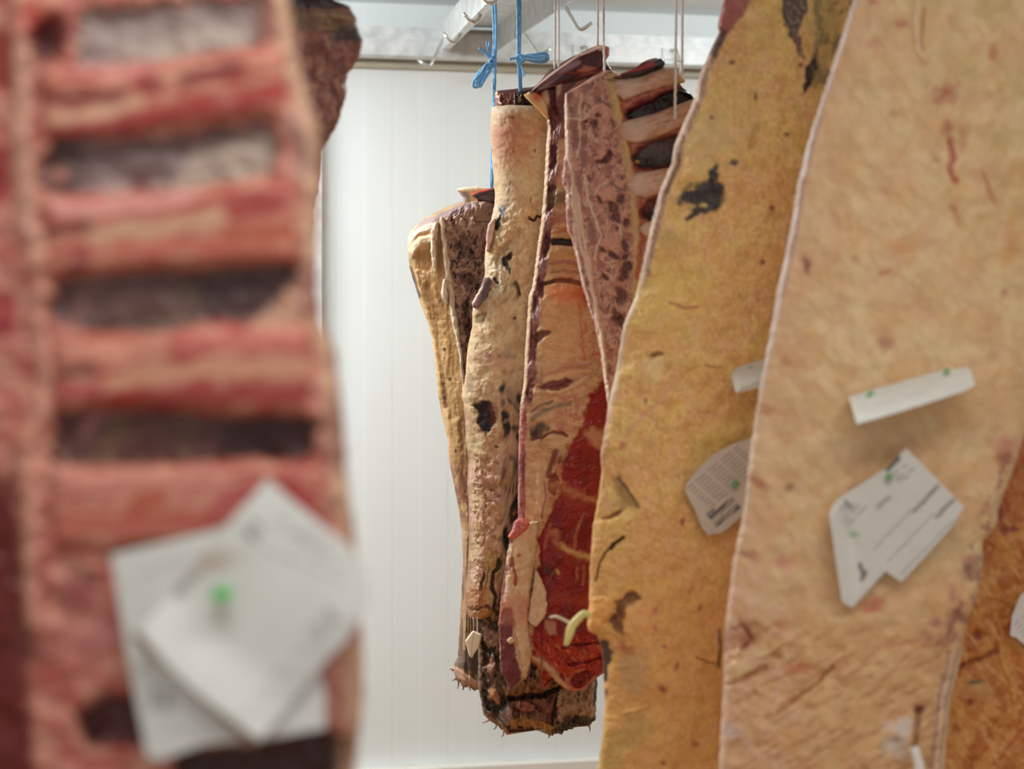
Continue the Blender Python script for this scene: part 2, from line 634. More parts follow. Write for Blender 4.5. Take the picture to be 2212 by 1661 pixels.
def wall_panel():
    per = 0.1125
    xb = on_plane_y(907, 300, YW)[0]
    k0 = int((XL - xb) / per) - 1
    prof = []
    for k in range(k0, k0 + int((XR - XL) / per) + 4):
        x = xb + k * per
        prof += [(x - 0.003, 0.0), (x + 0.003, -0.0006), (x + per / 2 - 0.0014, -0.0006), (x + per / 2 + 0.0014, 0.0)]
    prof = np.array([p for p in prof if XL - 0.05 < p[0] < XR + 0.05])
    n = len(prof)
    V = []
    for z in (0.0, ZC):
        V += [(p[0], YW + p[1], z) for p in prof]
    for z in (0.0, ZC):
        V += [(p[0], YW + 0.08, z) for p in prof]
    V = np.array(V)
    i = np.arange(n - 1)
    q = [np.stack([i, i + 1, n + i + 1, n + i], -1), np.stack([2 * n + i + 1, 2 * n + i, 3 * n + i, 3 * n + i + 1], -1),
         np.stack([n + i, n + i + 1, 3 * n + i + 1, 3 * n + i], -1), np.stack([i + 1, i, 2 * n + i, 2 * n + i + 1], -1),
         np.array([[0, n, 3 * n, 2 * n], [n - 1, 3 * n - 1, 4 * n - 1, 2 * n - 1]])]
    return raw_mesh('wall_back', V, np.concatenate(q), np.zeros((0, 3), int), None, M_WALL, smooth=False)


tag(wall_panel(), kind='structure')
tag(boxes('wall_left', [(XL - 0.08, YF, 0, XL, YW, ZC)], M_WALL), kind='structure')
tag(boxes('wall_right', [(XR, YF, 0, XR + 0.08, YW, ZC)], M_WALL), kind='structure')
tag(boxes('floor', [(XL - 0.08, YF, -0.06, XR + 0.08, YW + 0.08, 0)], M_FLOOR), kind='structure')
tag(boxes('ceiling', [(XL - 0.08, YF, ZC, XR + 0.08, YW + 0.08, ZC + 0.08)], M_CEIL), kind='structure')

# fluorescent tube over the aisle, left of and above the picture
lamp = thing('tube_lamp', 'lit fluorescent tube lamp under the ceiling above the aisle', 'lamp', (-0.5, 2.1, ZC))
tube('glass_tube', np.linspace((-0.95, 2.1, ZC - 0.085), (-0.05, 2.1, ZC - 0.085), 12), 0.014, M_TUBE, lamp, 12)
boxes('batten', [(-0.98, 2.07, ZC - 0.045, -0.02, 2.13, ZC - 0.001)], M_WHITE, lamp)
for xx_ in (-0.965, -0.05):
    boxes('tube_holder', [(xx_, 2.085, ZC - 0.105, xx_ + 0.015, 2.115, ZC - 0.045)], M_WHITE, lamp)

lamp = thing('tube_lamp', 'added unseen tube lamp under the ceiling, brightening the right part of the back wall', 'lamp', (0.95, 2.2, ZC))  # extra lamp out of view, added to light the back wall on the right
tube('glass_tube', np.linspace((0.7, 2.2, ZC - 0.085), (1.5, 2.2, ZC - 0.085), 12), 0.014, M_TUBE_ADDED, lamp, 12)
boxes('batten', [(0.67, 2.17, ZC - 0.045, 1.53, 2.23, ZC - 0.001)], M_WHITE, lamp)
for xx_ in (0.685, 1.5):
    boxes('tube_holder', [(xx_, 2.185, ZC - 0.105, xx_ + 0.015, 2.215, ZC - 0.045)], M_WHITE, lamp)

# white bumper rail low on the back wall
zb = float(on_plane_y(1106, 1652, YW - 0.03)[2])
tag(boxes('trim_1', [(XL, YW - 0.03, zb - 0.11, XR, YW - 0.001, zb)], M_WHITE), kind='structure')
# cream backing board under the hanging rail
ZT = float(on_plane_y(1106, 66.5, YW - 0.075)[2])       # rail top
zr0 = float(on_plane_y(1106, 94, YW - 0.075)[2])        # fold
zr1 = float(on_plane_y(1106, 127, YW - 0.085)[2])       # rail bottom
zr2 = float(on_plane_y(1106, 154, YW - 0.02)[2])
tag(boxes('trim_2', [(XL, YW - 0.02, zr2, XR, YW - 0.0005, zr1 + 0.02)], M_BOARD), kind='structure')

# wall rail: folded galvanised channel
rail = thing('hanging_rail', 'long galvanised steel rail fixed along the white back wall', 'rail', (0, YW - 0.05, zr1))
prof = [(YW - 0.002, ZT), (YW - 0.075, ZT), (YW - 0.075, zr0 + 0.001), (YW - 0.086, zr0 - 0.002), (YW - 0.086, zr1),
        (YW - 0.05, zr1 - 0.001), (YW - 0.05, zr1 + 0.004), (YW - 0.081, zr1 + 0.005), (YW - 0.081, zr0 - 0.004),
        (YW - 0.07, zr0 - 0.001), (YW - 0.07, ZT - 0.005), (YW - 0.002, ZT - 0.005)]
V = np.array([(x, y, z) for x in (XL, XR) for y, z in prof])
n = len(prof)
i = np.arange(n)
q = np.stack([i, n + i, n + (i + 1) % n, (i + 1) % n], -1)
raw_mesh('channel', V - origin_of(rail), q, np.zeros((0, 3), int), None, M_GALV, rail, smooth=False)

# cross beam: channel that is open below, running from the wall rail towards the viewer
SP = 0.1228                                              # it falls a little towards the viewer
BD = np.array([*(FWD[:2] - RGT[:2] * 0.1234), 0.1263])   # direction away from the viewer
J = at(1012, 112, 2.82)
beam = thing('cross_beam', 'galvanised steel beam open below, running out from the wall rail', 'beam', J)
pA, pB = J + BD * 0.02, J - BD * 1.75
w, h, t = 0.055, 0.052, 0.003
cprof = [(-w, 0), (-w, h), (w, h), (w, 0), (w - t, 0), (w - t, h - t), (-w + t, h - t), (-w + t, 0.014),
         (-w + 0.014, 0.014), (-w + 0.014, 0)]
prism('channel', cprof, pB, pA, M_GALV, beam)
boxes('end_plate', [(J[0] - 0.05, YW - 0.09, J[2] + 0.002, J[0] + 0.05, YW - 0.087, J[2] + 0.03)], M_GALV, beam)

# upright behind the near rib rack
px0 = on_plane_y(640, 560, YW - 0.04)[0]
px1 = on_plane_y(694, 560, YW - 0.04)[0]
post = boxes('upright_post', [(px0, YW - 0.04, 0, px0 + 0.004, YW - 0.002, zr2 - 0.001), (px0, YW - 0.044, 0, px1, YW - 0.04, zr2 - 0.001),
                              (px1 - 0.003, YW - 0.04, 0, px1, YW - 0.002, zr2 - 0.001)], M_GALV, own=True)
tag(post, 'galvanised upright post on the white wall, beside the near rib rack', 'post')


def fillet(pts, r=0.02, n=6):
    p = np.array(pts, float)
    out = [p[0]]
    for k in range(1, len(p) - 1):
        a, b, c = p[k - 1], p[k], p[k + 1]
        u1, u2 = (a - b), (c - b)
        l1, l2 = np.linalg.norm(u1), np.linalg.norm(u2)
        rr = min(r, l1 * 0.45, l2 * 0.45)
        s, e = b + u1 / l1 * rr, b + u2 / l2 * rr
        for t in np.linspace(0, 1, n):
            out.append((1 - t) ** 2 * s + 2 * t * (1 - t) * b + t * t * e)
    out.append(p[-1])
    return np.array(out)


def beam_hook(pix, depth, label, clip=None, group='rod hooks on the cross beam'):
    P3 = [at(x, y, depth + dd) for (x, y, dd) in pix]
    t = thing('meat_hook', label, 'hook', P3[0], group)
    tube('rod', fillet(P3, 0.016), 0.0031, M_STEEL, t, 12)
    if clip:
        tube('clip', fillet([at(x, y, depth + dd) for (x, y, dd) in clip], 0.006), 0.0024, M_STEEL, t, 8)
    return t


beam_hook([(975, 60, 0.03), (961, 79, 0.02), (927, 147, 0), (903, 129, -0.005)], 2.74,
          'steel rod hook at the wall end of the beam, lowest one on its left',
          [(962, 80, 0.02), (966, 92, 0.02), (962, 98, 0.02)])
beam_hook([(1036, 6, 0.03), (1026, 22, 0.02), (981, 97, 0), (957, 71, -0.005)], 2.42,
          'steel rod hook midway on the beam, second from the wall rail',
          [(1034, 12, 0.015), (1027, 14, 0.0), (1030, 32, 0.0), (1024, 36, 0.01)])
beam_hook([(1066, -14, 0.03), (1054, 6, 0.02), (1026, 53, 0), (1000, 29, -0.005)], 2.1,
          'steel rod hook beside the blue twine, cut by the top edge of the photo')
beam_hook([(1100, -60, 0.03), (1086, -30, 0.02), (1064, 14, 0), (1034, -14, -0.005)], 1.9,
          'bright steel rod hook that carries the left blue twine')
beam_hook([(1204, -16, 0.02), (1220, 11, 0.01), (1252, 69, 0), (1279, 49, -0.005)], 2.25,
          'steel rod hook right of the beam, high between two pairs of white twine')
beam_hook([(1124, 58, 0.02), (1135, 76, 0.01), (1166, 122, 0), (1190, 104, -0.005)], 2.6,
          'steel rod hook behind the blue bow, on the right side of the beam')
for (x, y, lab) in ((1257, 98, 'plate-backed rod hook on the wall rail, behind the maroon meat tip'),
                    (1450, 105, 'plate-backed rod hook on the wall rail, beside the right pair of white twine')):
    b = on_plane_y(x, y + 11, YW - 0.088)
    t = thing('rail_hook', lab, 'hook', b, 'plate hooks on the wall rail')
    boxes('plate', [(b[0] - 0.018, b[1] - 0.002, b[2] - 0.012, b[0] + 0.018, b[1] + 0.001, b[2] + 0.011)], M_GALV, t)
    c = b + np.array([0, -0.004, 0.006])
    tube('rod', fillet([c + [0, 0.003, 0], c + [0.004, -0.012, 0], c + [0.012, -0.016, -0.02], c + [0.013, -0.02, -0.06],
                        c + [0.0, -0.045, -0.06]], 0.012), 0.0031, M_STEEL, t, 10)

# ------------------------------------------------------------------ pieces hanging in the middle of the room


def small(pts, jitter=0):
    return [tuple(p) for p in pts]


# --- leftmost, dry-aged loin with its cut face turned to the viewer
aged = thing('aged_beef_loin', 'tan dry-aged loin farthest left in the middle row, with brown cut face', 'beef loin', at(960, 1490, 1.97))


def paint_aged(P):
    X, Y = P.X, P.Y
    P.base((206, 166, 112))
    P.mottle((226, 190, 138), 30, 120, 0.5, 0.12, 0.8, 1)
    P.mottle((168, 122, 74), 16, 170, 0.56, 0.08, 0.7, 2)
    P.bumps(0.001925, 30, 90, 1)
    P.bumps(0.00088, 8, 12, 2)
    # long vertical folds of the fat side
    for pts, w in (([(925, 620), (945, 700), (965, 800), (978, 900)], 16), ([(905, 590), (930, 690), (955, 800), (962, 880)], 9)):
        P.stroke(pts, w, (150, 104, 62), 0.7, 4, 0.6, -0.005)
    P.stroke([(892, 545), (905, 600), (922, 680), (938, 760), (945, 850)], 14, (226, 188, 134), 0.6, 3, 0.7, 0.003)
    P.stroke([(950, 700), (966, 800), (980, 900), (992, 960)], 12, (222, 184, 126), 0.6, 4, 0.6, 0.003)
    P.stroke([(958, 830), (963, 880)], 7, (120, 70, 46), 0.6, 2, 0.8)
    for (x, y) in ((960, 755), (950, 650), (960, 858), (984, 974), (972, 820)):
        P.blob(x, y, 3, 4, (95, 55, 38))
    # dark rim on the left
    P.stroke([(886, 580), (892, 600), (899, 625), (906, 640)], 9, (92, 62, 46), 0.6, 2)
    # cut face
    fx = np.interp(Y, [430, 470, 573, 660, 760, 850, 950, 1060], [935, 950, 962, 977, 994, 1006, 1018, 1030])
    cut = sstep(fx - 3, fx + 5, X + P.w1 * 3) * (1 - sstep(900, 1010, Y))
    P.mix(cut, (176, 134, 118))
    P.mottle((124, 88, 76), 14, 22, 0.56, 0.05, 0.85, 3, 20, -0.002, cut)
    P.mottle((206, 172, 150), 16, 22, 0.6, 0.05, 0.85, 4, -20, 0.002, cut)
    P.mottle((70, 48, 42), 13, 26, 0.68, 0.04, 0.9, 5, 10, -0.003, cut)
    P.web((206, 176, 156), 22, 30, 0.035, 0.7, 21, 15, 0.002, cut)
    P.bumps(0.0033, 14, 18, 3, 4, cut)
    P.poly([(1005, 450), (1040, 436), (1062, 434), (1064, 480), (1048, 510), (1020, 505), (1008, 480)], (196, 158, 140), 4, 5, 0.85, 0.003)
    P.stroke([(1022, 448), (1026, 480), (1054, 478)], 2, (110, 74, 62), 0.5, 2)
    P.poly([(985, 505), (1005, 510), (1020, 530), (1030, 560), (1010, 565), (992, 545), (980, 525)], (74, 50, 44), 4, 6, 0.8, -0.006, 0.5)
    P.poly([(985, 590), (1005, 585), (1028, 600), (1036, 620), (1010, 612), (995, 605)], (72, 48, 42), 3, 6, 0.8, -0.006, 0.4)
    P.poly([(1000, 650), (1012, 645), (1018, 690), (1020, 740), (1010, 740), (1000, 700)], (58, 42, 36), 3, 4, 0.85, -0.005, 0.4)
    P.stroke([(970, 480), (985, 510), (990, 518)], 4, (216, 170, 146), 0.5, 2, 0.9, 0.003)
    # shoulder at the top left
    P.poly([(880, 515), (905, 478), (950, 460), (1000, 440), (1040, 432), (1000, 462), (950, 475), (935, 492), (905, 497), (890, 520)],
           (150, 122, 124), 4, 4, 0.9, -0.002)
    P.stroke([(884, 520), (895, 506), (915, 494), (935, 488)], 12, (232, 208, 186), 0.6, 3, 0.9, 0.004)
    P.stroke([(886, 550), (892, 535), (912, 520), (932, 516)], 17, (228, 198, 166), 0.5, 3, 0.9, 0.008)
    P.poly([(897, 545), (930, 535), (938, 570), (925, 590), (900, 580)], (178, 128, 74), 5, 4, 0.7, -0.004)
    P.blob(888, 560, 10, 14, (120, 98, 70), 0, 0.5, 0.4, 0.6)
    # lower end
    low = P.band_y(1010, 1130, 20)
    P.mottle((136, 78, 62), 14, 30, 0.42, 0.1, 0.85, 6, 0, 0.0, low)
    thin = sstep(1120, 1180, Y)
    P.mix(thin * 0.7, (164, 126, 92))
    P.mottle((104, 74, 54), 9, 120, 0.52, 0.08, 0.8, 7, 0, -0.002, thin)
    P.poly([(992, 1440), (1000, 1405), (1036, 1385), (1040, 1460), (1015, 1450)], (104, 88, 80), 4, 4, 0.9)
    P.stroke([(974, 1446), (985, 1450), (1002, 1462), (1016, 1474), (1036, 1480)], 16, (222, 178, 150), 0.5, 5, 0.95, 0.004)
    P.poly([(984, 1466), (1004, 1478), (1030, 1492), (1028, 1500), (990, 1490)], (112, 74, 42), 3, 4, 0.9)


slab('body', [(425, 960), (450, 940), (470, 915), (500, 886), (515, 880), (540, 881), (575, 884), (620, 897), (660, 910), (700, 925),
              (740, 935), (800, 941), (850, 946), (900, 955), (950, 967), (1000, 971), (1050, 981), (1100, 991), (1150, 998),
              (1215, 1000), (1338, 994), (1418, 989), (1446, 977), (1458, 983), (1500, 987)],
     [(425, 1085), (600, 1085), (1000, 1060), (1300, 1055), (1500, 1042)],
     [(875, 520), (886, 500), (905, 478), (930, 466), (960, 458), (1000, 440), (1030, 433), (1050, 430), (1090, 430)],
     [(970, 1446), (985, 1472), (1005, 1480), (1027, 1494), (1040, 1492)],
     2.0, 0.075, paint_aged, M_FAT, aged, 1.9, 0.012, rag=1.2, ragf=16, brag=8, seed=1, gain=0.95, bulge=0.018)


def paint_ridge(P):
    P.base((224, 204, 178))
    P.mottle((180, 146, 116), 7, 40, 0.56, 0.08, 0.8, 1)
    P.bumps(0.0018, 9, 20, 1, 3)


slab('fat_ridge', [(468, 949), (500, 951), (560, 957), (620, 963), (700, 977), (760, 990), (850, 1000), (905, 1004)],
     [(468, 957), (500, 962), (560, 970), (620, 978), (700, 989), (760, 998), (850, 1007), (905, 1009)],
     [(940, 470), (960, 468)], [(990, 903), (1012, 906)], 1.987, 0.03, paint_ridge, M_FAT, aged, 1.6, 0.006, rag=2.6, ragf=20, seed=3)
slab('fat_drip', [(478, 938), (500, 930), (540, 930), (575, 934), (590, 938)], [(478, 946), (500, 945), (540, 943), (575, 943), (590, 942)],
     [(930, 482), (946, 478)], [(932, 586), (945, 588)], 1.988, 0.028, paint_ridge, M_FAT, aged, 1.6, 0.005, rag=2, ragf=16, seed=4)
slab('fat_drip', [(604, 957), (625, 953), (645, 955), (655, 962)], [(604, 964), (625, 967), (645, 967), (655, 968)],
     [(950, 602), (970, 602)], [(950, 654), (970, 656)], 1.984, 0.02, paint_ridge, M_FAT, aged, 1.6, 0.005, rag=2, ragf=14, seed=5)


def paint_bone(P):
    P.base((226, 200, 152))
    P.poly([(980, 408), (1012, 414), (1018, 440), (1000, 446)], (150, 132, 130), 3, 3, 0.8)
    P.stroke([(980, 408), (1030, 402), (1075, 406)], 5, (236, 224, 208), 0.5, 1)


slab('bone_end', [(402, 984), (412, 988), (425, 999), (440, 1002), (462, 990)], [(402, 1085), (440, 1085), (462, 1060)],
     [(980, 409), (1000, 405), (1030, 403), (1085, 407)], [(985, 462), (1085, 450)], 2.022, 0.04, paint_bone, M_FAT, aged, 1.6, 0.006, rag=1.5, seed=6)


def paint_flap(P):
    P.base((70, 44, 42))
    P.mottle((120, 96, 92), 5, 30, 0.55, 0.06, 0.8, 1, 70)
    P.stroke([(1016, 422), (1030, 415), (1064, 406)], 6, (196, 78, 52), 0.6, 1)
    P.stroke([(1022, 428), (1034, 436)], 5, (216, 128, 52), 0.6, 1, 0.9)


slab('dried_flap', [(404, 1062), (412, 1034), (420, 1018), (428, 1026), (440, 1034)], [(404, 1085), (440, 1085)],
     [(1016, 421), (1030, 413), (1066, 406), (1085, 405)], [(1016, 423), (1030, 436), (1085, 440)], 2.005, 0.02, paint_flap, M_MEAT, aged, 1.4, 0.004, rag=1, seed=7)

M_FIBRE = plain_mat('dried_fibre', (150, 108, 74), 0.6, 0, 200, 0.2, 0.3)


def fibres(parent, spots, d):
    for k, (x, y, dx, dy) in enumerate(spots):
        pts = [at(x, y, d), at(x + dx * 0.4 + 1.5, y + dy * 0.5, d - 0.003), at(x + dx, y + dy, d - 0.002)]
        tube('meat_fibre', spline(pts, 5), np.linspace(0.0014, 0.0005, 11), M_FIBRE, parent, 7)


fibres(aged, [(984, 1466, -8, 4), (990, 1470, -2, 18), (996, 1474, 6, 16), (1002, 1478, -3, 12), (1012, 1482, 4, 10), (978, 1448, -7, -4)], 1.995)

# --- beige loin with a thick fat cover, hangs from the second blue twine
beige = thing('fat_covered_loin', 'beige fat-covered beef loin with black spots, dark dried lower end, third piece from the wall side', 'beef loin', at(1100, 1590, 1.9))
beige['label'] = 'beige fat-covered beef loin with rounded top, black patches and ragged dark lower end'


def paint_core(P):
    X, Y = P.X, P.Y
    P.base((132, 88, 58))
    P.mottle((176, 130, 92), 16, 20, 0.52, 0.06, 0.8, 1, 0, 0.003)
    P.mottle((64, 44, 34), 15, 26, 0.56, 0.05, 0.9, 2, 10, -0.004)
    P.bumps(0.0033, 18, 22, 1)
    P.bumps(0.0011, 6, 7, 2)
    # rim of meat above the fat
    P.poly([(1060, 185), (1225, 165), (1225, 240), (1060, 240)], (128, 72, 58), 3, 0)
    P.poly([(1111, 192), (1190, 176), (1200, 236), (1112, 236)], (50, 32, 30), 4, 4)
    P.stroke([(1068, 198), (1110, 199), (1150, 190), (1190, 178)], 5, (96, 48, 60), 0.5, 1)
    P.blob(1071, 203, 6, 8, (222, 178, 144))
    P.blob(1122, 215, 4, 6, (150, 130, 84))
    # dried side column
    P.poly([(1030, 1336), (1088, 1336), (1090, 1560), (1045, 1550), (1034, 1480)], (92, 70, 50), 5, 5, 0.7)
    P.poly([(1040, 1350), (1080, 1370), (1076, 1400), (1050, 1390)], (182, 138, 116), 5, 6, 0.7, 0.003)
    P.poly([(1034, 1345), (1042, 1360), (1050, 1395), (1062, 1410), (1070, 1395), (1076, 1430), (1060, 1440), (1044, 1425)], (50, 36, 26), 3, 6, 0.9, -0.004)
    P.blob(1062, 1440, 8, 22, (176, 126, 100), 0, 0.4, 0.4, 0.9, 0.003)
    P.blob(1067, 1500, 11, 20, (196, 138, 98), -10, 0.35, 0.4, 1, 0.004)
    P.poly([(1040, 1440), (1050, 1470), (1056, 1510), (1075, 1525), (1090, 1500), (1096, 1530), (1070, 1545), (1044, 1530)], (44, 34, 28), 3, 6, 0.9, -0.005)
    P.poly([(1084, 1545), (1100, 1515), (1106, 1540), (1094, 1568), (1078, 1560)], (186, 158, 148), 3, 4, 0.9, 0.003)
    P.blob(1053, 1558, 12, 5, (190, 160, 146), 20)
    # middle of the lower end
    P.poly([(1104, 1470), (1210, 1470), (1205, 1500), (1120, 1512), (1104, 1500)], (158, 100, 58), 4, 5, 0.85)
    P.poly([(1108, 1520), (1200, 1506), (1196, 1560), (1160, 1572), (1112, 1570)], (130, 78, 54), 4, 5, 0.9)
    P.stroke([(1106, 1508), (1140, 1505), (1175, 1502), (1186, 1494), (1208, 1488)], 10, (44, 28, 26), 0.6, 4, 1, -0.008)
    P.blob(1134, 1528, 26, 16, (82, 42, 34), 8)
    P.blob(1134, 1526, 21, 11, (160, 98, 76), 8, 0.3, 0.2, 1, 0.004)
    P.stroke([(1108, 1560), (1150, 1560), (1190, 1572), (1200, 1580)], 16, (176, 118, 58), 0.7, 6, 0.85, 0.003)
    P.stroke([(1204, 1500), (1198, 1530), (1192, 1565)], 7, (60, 38, 26), 0.6, 5, 0.9, -0.006)
    P.poly([(1206, 1490), (1290, 1470), (1286, 1540), (1272, 1560), (1258, 1545), (1235, 1542), (1205, 1555)], (192, 150, 112), 4, 5, 0.95, 0.004)
    P.mottle((150, 112, 80), 12, 20, 0.58, 0.05, 0.6, 5, 0, 0, sstep(1205, 1215, X) * P.band_y(1480, 1545, 5))
    P.stroke([(1201, 1582), (1225, 1570), (1262, 1552)], 19, (66, 56, 38), 0.5, 4, 1, -0.003)
    P.stroke([(1289, 1470), (1285, 1495), (1283, 1522)], 6, (44, 36, 28), 0.5, 2)
    P.blob(1278, 1556, 10, 6, (60, 48, 34), -20)
    P.stroke([(1086, 1340), (1092, 1420), (1096, 1480)], 9, (58, 42, 32), 0.6, 5, 0.9, -0.004)


slab('body', [(195, 1070), (235, 1068), (400, 1078), (500, 1062), (600, 1052), (640, 1028), (700, 1030), (860, 1006), (1000, 1022), (1300, 1016), (1341, 1029),
              (1403, 1033), (1485, 1033), (1526, 1041), (1540, 1044), (1552, 1052), (1570, 1076), (1600, 1088)],
     [(175, 1225), (600, 1215), (1000, 1240), (1350, 1285), (1480, 1291), (1525, 1288), (1552, 1287), (1600, 1270)],
     [(1060, 198), (1068, 196), (1110, 199), (1150, 190), (1190, 178), (1225, 172)],
     [(1040, 1545), (1058, 1550), (1081, 1570), (1092, 1585), (1102, 1584), (1111, 1574), (1154, 1572), (1170, 1578), (1191, 1590), (1206, 1585), (1235, 1572),
      (1264, 1562), (1272, 1570), (1278, 1560), (1290, 1552)],
     1.885, 0.055, paint_core, M_MEAT, beige, 1.9, 0.01, rag=2.2, ragf=10, brag=8, seed=11, bulge=0.012)


fibres(beige, [(1060, 1552, -18, 10), (1054, 1546, -10, -2), (1072, 1566, -6, 10), (1088, 1580, -4, 12), (1272, 1566, 2, 14), (1186, 1586, -2, 8)], 1.882)


def paint_beige(P):
    X, Y = P.X, P.Y
    P.base((214, 180, 146))
    up = 1 - sstep(420, 470, Y)
    P.mix(up * 0.85, (218, 188, 154))
    P.mottle((200, 150, 104), 60, 80, 0.52, 0.14, 0.7, 1)
    P.mottle((224, 198, 152), 40, 70, 0.54, 0.1, 0.8, 2)
    mid = P.band_y(450, 660, 25)
    left = 1 - sstep(30, 75, P.s)
    P.mix(mid * left * 0.75, (222, 208, 176))
    P.mix(P.band_y(690, 850, 40) * 0.6, (222, 194, 150))
    P.bumps(0.00165, 60, 80, 1)
    P.bumps(0.00231, 22, 26, 2, 4, 1 - up * 0.8)
    P.bumps(0.0036, 15, 18, 3, 3, mid * left + 0.25)
    P.bumps(0.00044, 5, 6, 4, 3, 0.4 + mid)
    P.mottle((168, 128, 92), 7, 9, 0.66, 0.06, 0.45, 4)
    P.mottle((228, 204, 164), 10, 12, 0.6, 0.07, 0.5, 14)
    P.mottle((186, 140, 96), 24, 30, 0.6, 0.08, 0.6, 15, 0, 0, sstep(440, 470, Y))
    # neck stain
    P.blob(1108, 300, 44, 44, (194, 118, 88), 20, 0.95, 0.5, 0.9)
    P.blob(1125, 270, 30, 22, (190, 134, 104), 0, 0.9, 0.5, 0.4)
    P.stroke([(1062, 236), (1110, 229), (1180, 236)], 22, (222, 200, 172), 0.8, 4, 0.6)  # paler top edge, a highlight painted into the fat colour
    for (x, y, rx, ry) in ((1106, 254, 5, 4), (1102, 395, 2.5, 6), (1098, 412, 1.5, 8), (1146, 430, 1.5, 8), (1156, 325, 3, 4), (1110, 328, 2, 2)):
        P.blob(x, y, rx, ry, (130, 76, 60), 15, 0.5, 0.3, 0.85)
    # transverse fold under the neck
    P.stroke([(1140, 470), (1152, 476), (1160, 466), (1172, 470), (1178, 462)], 5, (82, 52, 42), 0.6, 4, 0.95, -0.006)
    P.stroke([(1060, 545), (1090, 500), (1110, 478), (1135, 458)], 22, (226, 190, 138), 0.6, 6, 0.6, 0.006)
    P.stroke([(1075, 560), (1100, 520), (1118, 500)], 12, (190, 150, 100), 0.8, 6, 0.6, -0.005)
    # black patches
    blk = (46, 36, 38)
    P.poly([(1078, 448), (1090, 444), (1088, 462), (1080, 478), (1084, 490), (1074, 498), (1068, 490), (1076, 466)], blk, 2, 5)
    P.poly([(1090, 552), (1104, 545), (1104, 560), (1096, 568), (1104, 580), (1100, 588), (1090, 574), (1084, 562)], blk, 2.5, 6, 1, -0.004)
    P.stroke([(1112, 612), (1118, 620), (1121, 634)], 6, (54, 46, 52), 0.5, 2, 1, -0.004)
    P.stroke([(1068, 602), (1074, 612)], 6, (56, 48, 50), 0.5, 2, 1, -0.003)
    P.blob(1112, 687, 4, 3, (48, 40, 42))
    P.stroke([(1076, 768), (1088, 771), (1112, 770)], 4, (76, 60, 56), 0.7, 3, 0.9)
    P.blob(1095, 764, 14, 10, (150, 138, 128), 0, 0.8, 0.3, 0.7)
    P.blob(1055, 768, 7, 5, (150, 84, 74), 0, 0.7)
    P.blob(1078, 770, 5, 3, (110, 50, 44), 20)
    P.blob(1072, 780, 34, 16, (206, 160, 134), 0, 0.8, 0.4, 0.7)
    P.blob(1040, 690, 11, 13, (160, 140, 104), 30, 0.4, 0.4, 0.9, -0.006)
    P.poly([(1012, 800), (1028, 820), (1022, 850), (1006, 850)], (160, 136, 104), 4, 5, 0.7, -0.003)
    P.blob(1065, 860, 45, 16, (190, 150, 120), -15, 0.8, 0.6, 0.6)
    P.poly([(1020, 880), (1032, 870), (1052, 868), (1066, 874), (1070, 900), (1076, 918), (1062, 922), (1052, 934), (1040, 932), (1032, 915), (1034, 896)], (36, 22, 22), 3, 9, 1, -0.003)
    P.poly([(1054, 872), (1072, 866), (1082, 885), (1078, 920), (1062, 920)], (120, 58, 40), 5, 8, 0.75, 0, 0.3)
    P.blob(1084, 838, 7, 10, (50, 46, 46), 10, 0.4, 0.5)
    P.blob(1086, 870, 5, 8, (62, 58, 56), 10, 0.5, 0.5, 0.8)
    P.poly([(1086, 885), (1094, 890), (1104, 918), (1102, 940), (1090, 944), (1084, 915)], (40, 34, 32), 3, 6, 1, -0.002)
    P.blob(1112, 926, 8, 7, (46, 38, 36), 0, 0.4, 0.5)
    P.poly([(1096, 840), (1124, 845), (1128, 880), (1118, 895), (1100, 870)], (96, 88, 82), 6, 9, 0.7, 0, 0.6)
    P.stroke([(1098, 862), (1112, 880), (1124, 892)], 5, (58, 50, 46), 0.7, 6, 0.9)
    P.blob(1122, 860, 6, 12, (46, 40, 40), 0, 0.4, 0.5)
    P.blob(1120, 945, 6, 10, (44, 38, 36), 0, 0.4, 0.5)
    P.stroke([(1090, 910), (1100, 905), (1110, 890)], 4, (210, 180, 140), 0.6, 4, 0.8)
    # lower part
    lo = sstep(960, 1000, Y)
    P.mottle((218, 174, 152), 26, 36, 0.5, 0.08, 0.8, 5, 0, 0.002, lo)
    P.mottle((176, 128, 88), 18, 24, 0.6, 0.05, 0.7, 6, 0, -0.003, lo)
    P.bumps(0.0022, 18, 22, 6, 4, lo)
    for (x, y, rx, ry, c) in ((1072, 964, 5, 3, (70, 46, 40)), (1010, 985, 3, 12, (130, 100, 80)), (1086, 1030, 3, 12, (180, 96, 70)),
                              (1062, 1060, 6, 4, (140, 80, 66)), (1032, 1172, 4, 3, (90, 66, 50)), (1078, 1072, 5, 4, (150, 86, 76)),
                              (1108, 990, 8, 4, (70, 52, 44)), (1114, 1004, 5, 9, (70, 52, 44))):
        P.blob(x, y, rx, ry, c, 20, 0.5, 0.4, 0.9)
    P.stroke([(1120, 1068), (1112, 1090), (1108, 1125)], 12, (60, 48, 34), 0.6, 6, 0.95, -0.006)
    P.poly([(1086, 1140), (1096, 1138), (1100, 1160), (1104, 1190), (1092, 1195), (1084, 1170)], (34, 26, 22), 3, 5, 1, -0.006)
    P.poly([(1040, 1205), (1075, 1190), (1082, 1220), (1070, 1240), (1050, 1280), (1036, 1275), (1046, 1235)], (190, 160, 104), 4, 6, 0.8)
    P.stroke([(1080, 1212), (1066, 1240), (1062, 1262), (1070, 1290), (1066, 1325)], 9, (44, 34, 26), 0.6, 6, 0.95, -0.006)
    P.stroke([(1046, 1235), (1042, 1255), (1038, 1275)], 5, (62, 56, 54), 0.6, 4, 0.9, -0.003)
    P.stroke([(1058, 1225), (1052, 1250), (1044, 1280)], 3, (110, 84, 52), 0.6, 3, 0.9)
